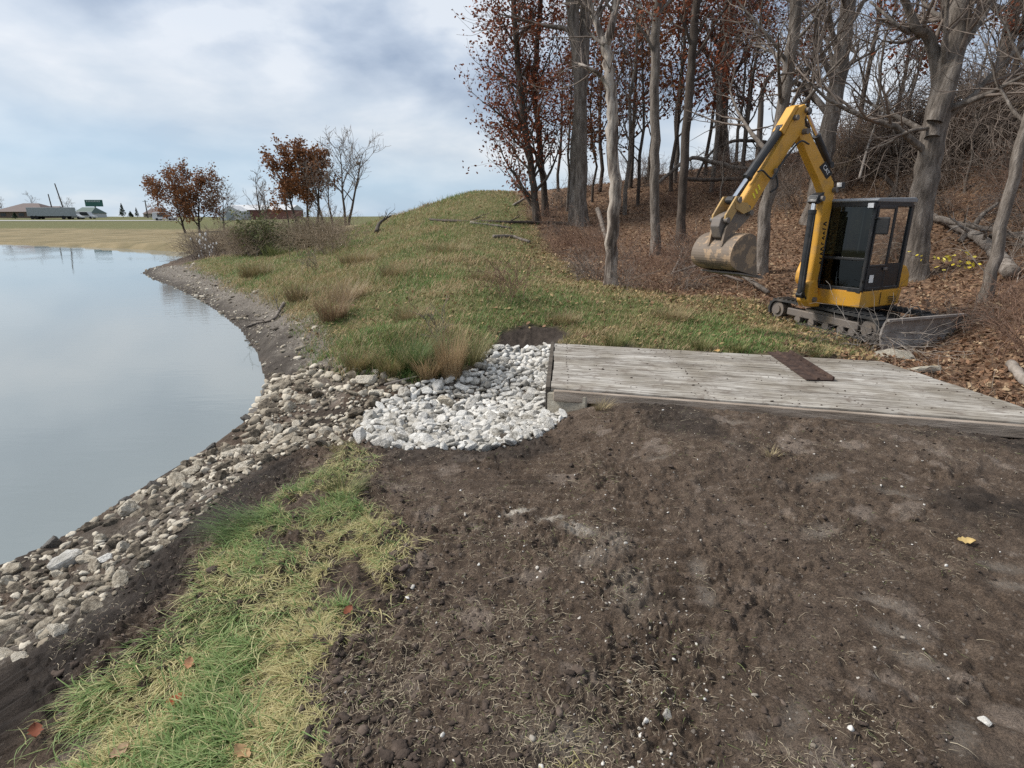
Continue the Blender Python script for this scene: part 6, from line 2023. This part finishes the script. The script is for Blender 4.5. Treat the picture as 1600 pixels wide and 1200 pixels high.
    for k, h_ in enumerate(hs):
        Q = smooth_poly([(q[0], yb + (.13 if k in (0, 1, 2) else .08 if k == 4 else -.06) + .02 * math.sin(i * 2), q[1]) for i, q in enumerate(h_)], 5)
        P('hose', MB().tube([tuple(q) for q in Q], .016, 8), M_BLK)
    m = MB(); m.box((2.44, yb + .12, 2.93), (.08, .05, .08), bevel=.01); P('valve_block', m, M_STEEL)
    # bucket linkage
    m = MB()
    for y_ in (yb - .13, yb + .13):
        m.prism([(3.26, 2.50), (3.40, 2.50), (3.62, 2.20), (3.62, 2.10), (3.50, 2.08), (3.28, 2.38)], y_ - .018, y_ + .018, bevel=.006)
    P('bucket_link', m, M_YELW)
    m = MB()
    m.prism([(3.02, 2.28), (3.14, 2.40), (3.44, 2.42), (3.40, 2.30), (3.20, 2.22)], yb - .16, yb - .125); m.prism([(3.02, 2.28), (3.14, 2.40), (3.44, 2.42), (3.40, 2.30), (3.20, 2.22)], yb + .125, yb + .16)
    P('tipping_link', m, M_YELW)
    m = MB(); m.prism([(2.94, 2.30), (3.14, 2.34), (3.46, 2.24), (3.66, 2.16), (3.70, 2.02), (3.62, 1.84), (3.50, 1.80), (3.28, 1.92), (3.06, 2.08), (2.94, 2.18)], yb - .095, yb + .095, bevel=.015)
    P('quick_coupler', m, M_STEEL)
    for q in ((3.34, 2.44), (3.58, 2.12), (3.02, 2.24)):
        P('pin', MB().cyl((q[0], yb - .18, q[1]), (q[0], yb + .18, q[1]), .045, 14), M_STEEL)
    # wide ditching bucket, shell open towards the machine
    sh = [(3.10, 1.86), (3.28, 1.91), (3.48, 1.86), (3.62, 1.74), (3.69, 1.59), (3.68, 1.46), (3.58, 1.36), (3.42, 1.30), (2.98, 1.20)]
    sm = smooth_poly(sh, 3)
    cen = np.array([3.30, 1.58])
    inner = [tuple(np.array(p_) + (cen - np.array(p_)) / np.linalg.norm(cen - np.array(p_)) * .03) for p_ in sm]
    bw0, bw1 = yb - .44, yb + .36
    m = MB(); m.prism([tuple(p_) for p_ in sm] + list(reversed(inner)), bw0, bw1)
    bk = P('bucket', m, M_BUCK)
    for y_ in (bw0 - .012, bw1 + .012):
        prof = [tuple(p_) for p_ in sm]
        P('side_plate', MB().prism(prof, y_ - .012, y_ + .012), M_BUCK, bk)
    P('cutting_edge', MB().box((3.18, yb - .04, 1.22), (.50, .84, .03), Matrix.Rotation(R(-9), 3, 'Y'), bevel=.005), M_STEEL, bk)
    for k in range(5):
        P('tooth', MB().prism([(2.98, 1.165), (2.96, 1.215), (2.80, 1.15)], yb - .42 + .19 * k, yb - .34 + .19 * k), M_STEEL, bk)
    for y_ in (yb - .14, yb + .14):
        P('hanger', MB().prism([(3.36, 1.92), (3.34, 2.06), (3.52, 2.10), (3.60, 1.98), (3.66, 1.70), (3.54, 1.80)], y_ - .02, y_ + .02), M_BUCK, bk)


build_excavator()
